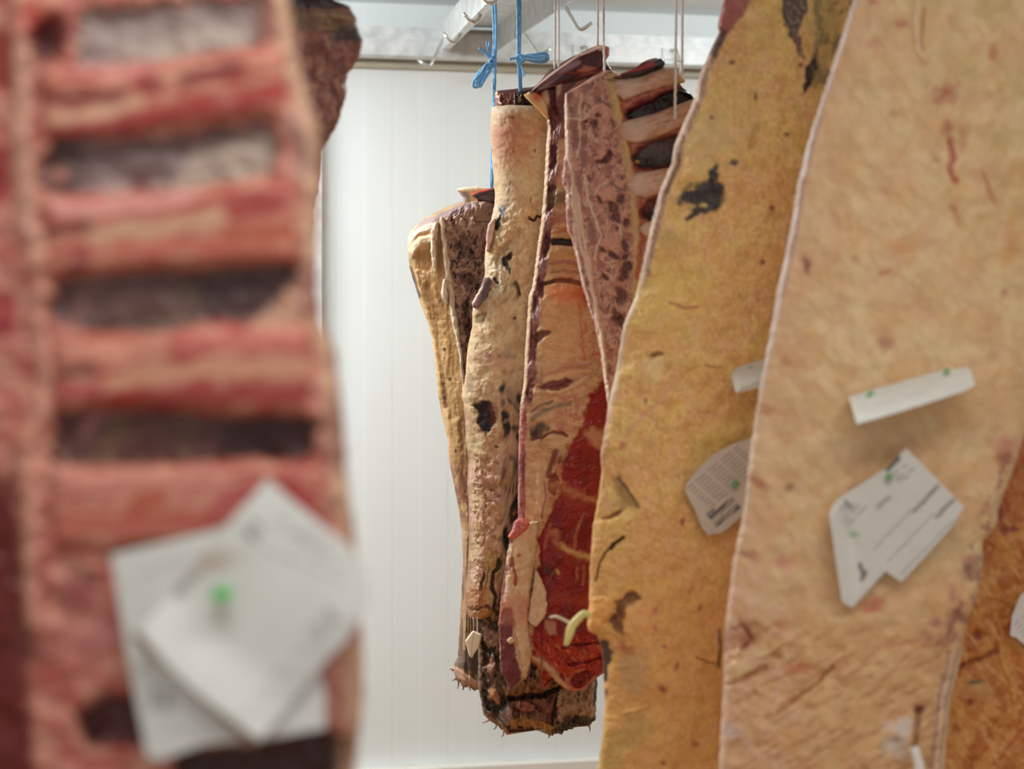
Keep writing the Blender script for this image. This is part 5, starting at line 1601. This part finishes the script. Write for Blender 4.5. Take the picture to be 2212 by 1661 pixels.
def rack_rib(Tp, Bp, marks, seed):
    def paint(P):
        P.base((202, 132, 112))
        P.mottle((166, 62, 54), 90, 20, 0.53, 0.08, 0.9, 1, -4)
        P.mottle((210, 164, 136), 80, 18, 0.6, 0.07, 0.7, 2, -4)
        for m in marks:
            P.stroke(m[0], m[1], m[2], 0.8, 8, 0.95)
    xa, xb = Tp[0][0], Tp[-1][0]
    slab('rib_bone', [(0, xa), (1800, xa)], [(0, xb), (1800, xb)], Tp, Bp, 0.6545, 0.02, paint, M_SOFT, rack, 5.0, 0.007, rag=7, ragf=36, seed=seed)


rack_rib([(88, 150), (250, 146), (400, 130), (560, 96), (620, 110)], [(88, 296), (250, 290), (400, 270), (560, 250), (620, 250)],
         [([(90, 206), (160, 214), (265, 204)], 26, (116, 50, 50)), ([(310, 186), (345, 182)], 24, (140, 62, 62)), ([(400, 172), (510, 146)], 30, (122, 48, 52)), ([(110, 255), (200, 250), (300, 220)], 26, (212, 172, 142)),
          ([(270, 262), (400, 232), (500, 214), (600, 200)], 40, (168, 66, 60)), ([(480, 208), (495, 212)], 22, (190, 116, 104)), ([(110, 290), (170, 280), (240, 268)], 24, (190, 88, 88)),
          ([(100, 140), (250, 150), (330, 140)], 22, (206, 136, 132))], 82)
rack_rib([(96, 424), (220, 432), (400, 410), (560, 384), (640, 392)], [(96, 600), (220, 586), (400, 576), (560, 568), (640, 566)],
         [([(104, 498), (140, 497), (190, 488)], 24, (112, 56, 46)), ([(200, 512), (330, 492), (480, 470)], 26, (206, 166, 136)), ([(510, 448), (600, 432)], 56, (170, 74, 68)), ([(500, 510), (630, 500)], 44, (176, 92, 66)),
          ([(260, 540), (400, 530), (620, 548)], 26, (198, 110, 92)), ([(110, 450), (240, 452), (420, 424)], 26, (212, 146, 138)), ([(180, 560), (150, 600)], 26, (150, 84, 88))], 83)
rack_rib([(110, 716), (240, 738), (420, 704), (560, 700), (672, 704)], [(110, 888), (240, 872), (420, 888), (560, 900), (672, 894)],
         [([(132, 804), (200, 798)], 30, (110, 50, 44)), ([(250, 820), (420, 800), (660, 794)], 26, (204, 152, 122)), ([(320, 860), (450, 855), (660, 848)], 48, (150, 54, 48)), ([(250, 866), (290, 860)], 34, (172, 62, 52)),
          ([(140, 850), (200, 846)], 34, (180, 84, 84)), ([(390, 774), (410, 772)], 26, (168, 70, 66)), ([(400, 740), (640, 736)], 30, (206, 116, 106)), ([(130, 760), (350, 752)], 26, (206, 140, 120))], 84)
rack_rib([(110, 1008), (240, 1014), (420, 1000), (560, 990), (690, 1002)], [(110, 1180), (240, 1190), (420, 1180), (560, 1170), (690, 1170)],
         [([(120, 1040), (300, 1046), (480, 1036)], 40, (206, 136, 120)), ([(300, 1086), (340, 1080)], 44, (180, 88, 62)), ([(540, 1060), (480, 1090), (450, 1120)], 36, (180, 78, 80)), ([(620, 1050), (690, 1100)], 50, (176, 72, 68)),
          ([(120, 1130), (300, 1140), (450, 1120)], 36, (186, 96, 78))], 85)

# ------------------------------------------------------------------ twine loops


def line(pix, d, n=6):
    return spline([at(x, y, d + (z if z else 0)) for (x, y, z) in pix], n)


def twine_strand(parent, name, pix, d, r, mat, n=8):
    return tube(name, line(pix, d, n), r, mat, parent, 8, 0.9)


def densify(pix, step=6.0):
    out = []
    for a, b in zip(pix[:-1], pix[1:]):
        k = max(1, int(math.hypot(b[0] - a[0], b[1] - a[1]) / step))
        out += [tuple(a[q] + (b[q] - a[q]) * t / k for q in range(3)) for t in range(k)]
    return out + [pix[-1]]


tw = thing('blue_twine_loop', 'blue twine loop hanging farthest left, its drooping bow pointing down left', 'twine', at(1068, 0, 1.96), 'blue twine loops')
twine_strand(tw, 'strand', densify([(1064, 4, 0), (1067, 60, 0), (1067, 140, 0.01), (1066, 190, 0.05), (1065, 250, 0.06), (1062, 330, 0.065), (1060, 412, 0.065)]), 1.955, 0.0018, M_BLUE, 2)
twine_strand(tw, 'strand', densify([(1070, 4, -0.003), (1072, 60, -0.003), (1070, 140, -0.002), (1069, 190, 0.05), (1066, 290, 0.06), (1063, 412, 0.065)]), 1.955, 0.0018, M_BLUE, 2)
twine_strand(tw, 'knot', [(1071, 122, 0), (1064, 124, -0.006), (1058, 134, -0.006), (1062, 144, -0.006), (1070, 142, -0.004), (1068, 130, -0.008), (1060, 128, -0.008)], 1.956, 0.0018, M_BLUE, 5)
twine_strand(tw, 'bow_loop', [(1066, 130, 0), (1050, 140, -0.004), (1038, 160, -0.008), (1026, 172, -0.008), (1022, 184, -0.004), (1030, 188, 0), (1042, 178, 0.003), (1054, 160, 0.003), (1064, 138, 0)], 1.954, 0.0019, M_BLUE, 6)
twine_strand(tw, 'bow_loop', [(1064, 134, 0), (1052, 148, -0.002), (1040, 164, -0.004), (1030, 176, -0.006), (1030, 182, -0.004), (1038, 186, 0), (1048, 168, 0.002), (1060, 146, 0)], 1.951, 0.0019, M_BLUE, 6)
twine_strand(tw, 'bow_loop', [(1062, 132, 0), (1044, 146, -0.002), (1030, 164, -0.004), (1025, 178, -0.003), (1036, 176, 0), (1052, 152, 0.002)], 1.957, 0.0019, M_BLUE, 6)
twine_strand(tw, 'twine_end', [(1064, 130, 0), (1054, 120, -0.004), (1044, 110, -0.008), (1034, 105, -0.01)], 1.956, 0.0019, M_BLUE, 6)
twine_strand(tw, 'twine_end', [(1064, 130, 0), (1058, 116, -0.003), (1057, 102, -0.006), (1058, 91, -0.008)], 1.956, 0.0017, M_BLUE, 6)
twine_strand(tw, 'twine_end', [(1062, 128, 0), (1056, 114, -0.005), (1053, 100, -0.008), (1051, 88, -0.01)], 1.954, 0.0012, M_BLUE, 6)

tw = thing('blue_twine_loop', 'blue twine loop with a sideways bow to its right, above the beige loin', 'twine', at(1121, 0, 1.88), 'blue twine loops')
for k, dx in enumerate((-3.2, 0.2, 3.4)):
    twine_strand(tw, 'strand', densify([(1121 + dx, -46, 0.002 * k), (1121 + dx, 40, 0.002 * k), (1121 + dx * 0.7, 124, 0.002 * k), (1123 + dx * 0.8, 160, 0.004), (1124 + dx * 0.6, 200, 0.01 + 0.002 * k)]), 1.885, 0.0014, M_BLUE, 2)
twine_strand(tw, 'knot', [(1116, 132, 0), (1118, 122, -0.006), (1128, 120, -0.007), (1134, 126, -0.006), (1128, 134, -0.007), (1118, 132, -0.008), (1120, 140, -0.004), (1126, 138, 0)], 1.88, 0.0019, M_BLUE, 5)
twine_strand(tw, 'bow_loop', [(1124, 126, 0), (1138, 120, -0.004), (1156, 118, -0.006), (1176, 115, -0.006), (1184, 122, -0.004), (1180, 132, 0), (1160, 134, 0.002), (1140, 128, 0)], 1.88, 0.0019, M_BLUE, 6)
twine_strand(tw, 'bow_loop', [(1126, 124, 0), (1142, 121, -0.003), (1160, 124, -0.006), (1178, 122, -0.007), (1182, 127, -0.004), (1170, 132, 0), (1148, 130, 0), (1132, 128, 0)], 1.876, 0.0019, M_BLUE, 6)
twine_strand(tw, 'bow_loop', [(1128, 128, 0), (1146, 128, -0.003), (1166, 129, -0.006), (1177, 126, -0.006), (1164, 121, 0), (1142, 122, 0)], 1.873, 0.0017, M_BLUE, 6)
twine_strand(tw, 'twine_end', [(1120, 127, 0), (1110, 126, -0.004), (1100, 129, -0.008)], 1.878, 0.0016, M_BLUE, 6)
twine_strand(tw, 'twine_end', [(1124, 134, 0), (1127, 146, -0.003), (1131, 155, -0.004), (1135, 160, -0.005)], 1.882, 0.001, M_BLUE, 6)
twine_strand(tw, 'twine_end', [(1124, 134, 0), (1128, 148, -0.003), (1130, 157, -0.004), (1131, 165, -0.005)], 1.884, 0.0009, M_BLUE, 6)

for (nm, lab, strands, d, mat) in (
        # the two right-hand loops run on up to the ceiling
        ('white_twine_loop', 'thin white twine pair holding the left corner of the maroon meat cap', [(1199, -46, 1198, 156), (1206, -46, 1207, 150)], 1.79, M_TWINE),
        ('white_twine_loop', 'red-stained white twine pair running to the raised tip of the maroon meat cap', [(1294, -420, 1291, 118)], 1.785, M_PINK),
        ('white_twine_loop', 'white twine pair on the right, one strand lying over the dark rib gap', [(1464, -505, 1458, 258), (1476, -485, 1473, 176)], 1.655, M_TWINE)):
    t = thing(nm, lab, 'twine', at(strands[0][0], 0, d), 'white twine loops')
    for k, (xa, ya, xb, yb) in enumerate(strands):
        dz = 0.03 * k
        twine_strand(t, 'strand', densify([(xa, ya, dz), ((xa + xb) / 2 + 0.8, (ya + yb) / 2, dz), (xb, yb, dz)], 5), d, 0.0013 if d > 1.7 else 0.0017, mat, 2)
    if 'stained' in lab:
        twine_strand(t, 'strand', densify([(1305, -420, 0), (1304, 90, -0.01), (1306, 156, -0.125)], 5), 1.78, 0.00135, M_PINK, 2)
    if 'right' in lab:
        twine_strand(t, 'cross_strand', densify([(1459, 131, 0), (1476, 133, 0.03)], 4), d, 0.0013, mat, 2)

# ------------------------------------------------------------------ little folded white tag under the beige loin
tg = thing('folded_white_tag', 'little folded white tag dangling on threads under the beige fat cover', 'tag', at(1025, 1366, 1.875))


def paint_tag(P):
    P.base((238, 226, 196))
    P.stroke([(1024, 1364), (1020, 1392), (1018, 1418)], 3, (206, 188, 150), 0.6, 1, 0.7)


slab('paper', [(1362, 1020), (1375, 1010), (1384, 1005), (1400, 1009), (1417, 1013), (1422, 1018)], [(1362, 1028), (1369, 1040), (1380, 1039), (1398, 1035), (1412, 1024), (1422, 1021)],
     [(1005, 1385), (1022, 1362), (1040, 1370)], [(1005, 1388), (1014, 1419), (1020, 1421), (1036, 1396), (1040, 1384)], 1.868, 0.006, paint_tag, M_PAPER, tg, 1.2, 0.003, seed=91)
for (xa, ya, xb, yb) in ((1022, 1334, 1023, 1366), (1031, 1330, 1030, 1370)):
    tube('thread', np.linspace(at(xa, ya, 1.876), at(xb, yb, 1.871), 6), 0.00035, M_WHITE, tg, 6)

# ------------------------------------------------------------------ paper labels pinned to the meat
INK = (96, 94, 92)


def ink_lines(P, rows, ang, c=INK, w=3.0, a=0.7, dash=9.0):
    """rows of small print as broken dashes: (x0, y0, x1, y1)"""
    for k, (x0, y0, x1, y1) in enumerate(rows):
        L_ = math.hypot(x1 - x0, y1 - y0)
        n = max(1, int(L_ / dash))
        for q in range(n):
            if (q * 7 + k * 3) % 5 == 4:
                continue
            t0, t1 = q / n, (q + 0.78) / n
            P.stroke([(x0 + (x1 - x0) * t0, y0 + (y1 - y0) * t0), (x0 + (x1 - x0) * t1, y0 + (y1 - y0) * t1)], w, c, 0.4, 0.0, a)


def barcode(P, cx, cy, wid, hei, ang, c=(70, 68, 68), n=13):
    t = math.radians(ang)
    e = np.array([math.cos(t), math.sin(t)])
    f = np.array([-math.sin(t), math.cos(t)])
    for k in range(n):
        if k % 4 == 3:
            continue
        p = np.array([cx, cy]) + e * (k / (n - 1) - 0.5) * wid
        P.stroke([tuple(p - f * hei / 2), tuple(p + f * hei / 2)], wid / n * (0.55 + 0.4 * (k % 3 == 0)), c, 0.3, 0.0, 0.95)


def pin(parent, x, y, d, mat, r=0.0022, tall=0.004, ang=90):
    t = math.radians(ang)
    p = at(x, y, d)
    u = RGT * math.cos(t) + UP * math.sin(t)
    ln = np.array([p - u * tall, p - u * tall * 0.4, p + u * tall * 0.4, p + u * tall])
    return tube('pin_head', spline(ln, 4), r, mat, parent, 12)


# left: two overlapping sheets with one green pin
lb = thing('near_paper_label', 'large blurred pair of overlapping white labels pinned with one green pin to the near rib rack', 'label', at(480, 1285, 0.64))
lb['label'] = 'largest white paper label, doubled, held by a bright green pin on the near rib rack'


def paint_under(P):
    P.base((220, 222, 218))
    barcode(P, 352, 1512, 50, 46, 8, (92, 92, 92), 9)
    ink_lines(P, [(300, 1238, 430, 1200), (304, 1250, 420, 1216), (350, 1560, 450, 1590), (346, 1574, 430, 1600)], 0, (170, 170, 170), 5, 0.6, 14)


sheet('under_sheet', [(318, 1636), (275, 1420), (239, 1199), (330, 1178), (460, 1146), (540, 1120)], [(320, 1638), (350, 1640), (438, 1609), (553, 1600), (640, 1585), (704, 1574), (700, 1480), (640, 1300), (545, 1125)],
      -45, lambda X, Y, A, B: 0.6465 + 0.002 * np.sin(X / 90.0), paint_under, M_PAPER, lb, 5)


def paint_over(P):
    P.base((224, 226, 222))
    ink_lines(P, [(590, 1130, 690, 1180), (600, 1118, 710, 1172), (560, 1180, 640, 1220), (620, 1150, 720, 1200), (640, 1180, 740, 1230), (620, 1200, 740, 1262)], 0, (150, 150, 150), 6, 0.55, 12)
    barcode(P, 545, 1145, 34, 50, -50, (116, 114, 114), 6)
    barcode(P, 700, 1350, 60, 40, -48, (176, 176, 174), 7)
    for k in range(7):
        x0, y0 = 512 + k * 12, 1546 + k * 6
        ink_lines(P, [(x0, y0 - 4 * k, x0 + 190, y0 - 215 - 4 * k)], 0, (168, 168, 168), 5, 0.45, 13)
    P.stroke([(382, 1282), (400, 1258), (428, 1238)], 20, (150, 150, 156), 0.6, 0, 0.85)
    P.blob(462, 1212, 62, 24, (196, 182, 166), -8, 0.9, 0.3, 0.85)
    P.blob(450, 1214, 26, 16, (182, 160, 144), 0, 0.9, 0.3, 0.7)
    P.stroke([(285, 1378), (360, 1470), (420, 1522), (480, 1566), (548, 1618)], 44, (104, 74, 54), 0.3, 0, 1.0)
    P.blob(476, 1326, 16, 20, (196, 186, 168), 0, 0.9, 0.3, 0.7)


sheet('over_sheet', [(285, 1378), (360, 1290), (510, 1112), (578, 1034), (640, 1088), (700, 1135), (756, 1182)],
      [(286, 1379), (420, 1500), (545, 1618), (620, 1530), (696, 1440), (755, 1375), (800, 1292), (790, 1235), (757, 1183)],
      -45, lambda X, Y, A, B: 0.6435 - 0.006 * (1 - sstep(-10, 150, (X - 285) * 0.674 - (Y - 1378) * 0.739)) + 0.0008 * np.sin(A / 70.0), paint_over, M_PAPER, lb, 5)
pin(lb, 478, 1284, 0.637, M_GREEN, 0.0042, 0.0022, 90)

# right: square label on the front slab
fl = thing('front_square_label', 'square white label with a cut notch, pinned below the curled strip', 'label', at(1940, 1140, 1.23))


def paint_front_label(P):
    P.base((214, 210, 202))
    for (a, b) in (((1888, 1186), (1970, 1100)), ((1918, 1214), (2018, 1108)), ((1946, 1240), (2062, 1122))):
        P.stroke([a, b], 2.4, (140, 136, 132), 0.5, 0, 0.9)
    P.stroke([(1974, 1105), (1998, 1080), (2026, 1050)], 8, (134, 130, 128), 0.4, 2, 0.9)
    P.stroke([(2022, 1116), (2042, 1096), (2060, 1080)], 8, (134, 130, 128), 0.4, 2, 0.9)
    ink_lines(P, [(1806, 1100), ], 0) if False else None
    ink_lines(P, [(1800, 1118, 1832, 1084), (1806, 1128, 1846, 1086), (1814, 1136, 1862, 1084), (1822, 1144, 1872, 1092), (1812, 1108, 1830, 1090)], 0, (120, 118, 116), 3, 0.8, 7)
    P.stroke([(1826, 1084), (1838, 1096)], 9, (110, 108, 106), 0.6, 2, 0.7)
    P.stroke([(1918, 1012), (1940, 990)], 12, (74, 70, 70), 0.5, 1, 0.95)
    ink_lines(P, [(1926, 1026, 1958, 1004), (1932, 1034, 1976, 1012), (1938, 1040, 1964, 1028)], 0, (124, 120, 118), 3.5, 0.8, 8)
    P.poly([(1791, 1100), (1806, 1085), (1846, 1180), (1866, 1262), (1842, 1312), (1818, 1299)], (226, 222, 214), 8, 0, 0.8)
    P.stroke([(1896, 1096), (1920, 1074)], 9, (150, 148, 146), 0.7, 1, 0.8)
    P.stroke([(1858, 1220), (1862, 1240), (1868, 1236), (1860, 1252)], 10, (104, 102, 102), 0.6, 3, 0.9)
    P.blob(1844, 1155, 10, 8, (140, 180, 138), 0, 0.6, 0.3, 0.8)
    P.stroke([(2058, 1138), (2082, 1104)], 4, (150, 146, 138), 0.8, 0, 0.8)


sheet('paper', [(1818, 1299), (1791, 1113), (1796, 1096), (1808, 1079), (1917, 1010), (1957, 967)], [(1820, 1302), (1842, 1312), (1913, 1234), (1948, 1258), (2058, 1137), (2089, 1086), (1966, 972)],
      -44.5, lambda X, Y, A, B: 1.237 - 0.011 * np.exp(-((X - 1790) / 34.0) ** 2) * sstep(1050, 1120, Y) - 0.003 * sstep(2030, 2090, X), paint_front_label, M_PAPER, fl, 2.6)
pin(fl, 1921, 1030, 1.233, M_PALEGREEN, 0.0026, 0.003, 80)

cs = thing('curled_paper_strip', 'curled white paper strip with two green pins, above the square label', 'label', at(1970, 855, 1.2))


def paint_strip(P):
    P.base((232, 234, 230))
    ink_lines(P, [(1850, 882, 2000, 846), (1852, 890, 1960, 864)], 0, (196, 198, 198), 2.5, 0.7, 12)


sheet('paper', [(1833, 856), (1900, 836), (1960, 820), (2040, 798), (2092, 792), (2104, 806)], [(1842, 919), (1850, 917), (1930, 894), (2000, 872), (2080, 846), (2108, 832)],
      -16.5, lambda X, Y, A, B: 1.24 - 0.052 * np.clip(B / 62.0, 0, 1) ** 0.8, paint_strip, M_PAPER, cs, 2.4)
pin(cs, 1879, 853, 1.226, M_PALEGREEN, 0.0022, 0.0034, 60)
pin(cs, 2045, 804, 1.226, M_PALEGREEN, 0.0022, 0.0034, 80)

# labels on the yellow slab, partly behind the front slab
yl = thing('rounded_grey_label', 'greyish label with rounded corner and barcode on the yellow slab', 'label', at(1550, 1060, 1.43))


def paint_yellow_label(P):
    P.base((206, 196, 182))
    for k in range(8):
        o = k * 9.0
        ink_lines(P, [(1486 + o * 0.75, 1054 + o * 0.66, 1486 + o * 0.75 + 110, 1054 + o * 0.66 - 92)], 0, (112, 108, 104), 2.6, 0.75, 7)
    ink_lines(P, [(1528, 1112, 1552, 1090), (1534, 1118, 1560, 1094)], 0, (100, 96, 94), 6, 0.8, 9)
    barcode(P, 1566, 1108, 30, 66, 50, (64, 60, 58), 8)


sheet('paper', [(1522, 1152), (1500, 1100), (1480, 1062), (1482, 1046), (1500, 1022), (1540, 982), (1580, 960), (1640, 940), (1680, 930)], [(1530, 1156), (1560, 1152), (1600, 1118), (1640, 1080), (1700, 1010), (1690, 940)],
      -42, lambda X, Y, A, B: 1.438 - 0.004 * sstep(20, 0, A), paint_yellow_label, M_PAPER, yl, 2.4)
pin(yl, 1589, 1046, 1.434, M_PALEGREEN, 0.0026, 0.0036, 80)
ys = thing('small_curled_strip', 'short curled white strip with one green pin on the yellow slab', 'label', at(1620, 815, 1.41))


def paint_strip2(P):
    P.base((214, 210, 200))
    ink_lines(P, [(1588, 836, 1640, 824), (1590, 842, 1640, 832)], 0, (176, 172, 168), 2, 0.7, 8)


sheet('paper', [(1578, 806), (1590, 794), (1620, 784), (1690, 764)], [(1588, 848), (1596, 848), (1640, 838), (1700, 820)], -15,
      lambda X, Y, A, B: 1.44 - 0.04 * np.clip(B / 44.0, 0, 1) ** 0.8, paint_strip2, M_PAPER, ys, 2.0)
pin(ys, 1622, 800, 1.428, M_PALEGREEN, 0.0022, 0.0036, 85)

bl = thing('edge_paper_label', 'white paper label on the deep orange slab, cut by the photo edge', 'label', at(2210, 1340, 1.4))


def paint_edge_label(P):
    P.base((222, 214, 208))
    for k in range(5):
        ink_lines(P, [(2192 + k * 6, 1350 + k * 8, 2260 + k * 6, 1280 + k * 8)], 0, (130, 124, 124), 2.5, 0.7, 7)


sheet('paper', [(2182, 1372), (2186, 1330), (2204, 1286), (2240, 1258), (2290, 1240)], [(2183, 1376), (2194, 1376), (2214, 1394), (2250, 1400), (2300, 1330), (2296, 1244)], -45,
      lambda X, Y, A, B: 1.405 + 0 * X, paint_edge_label, M_PAPER, bl, 2.6)
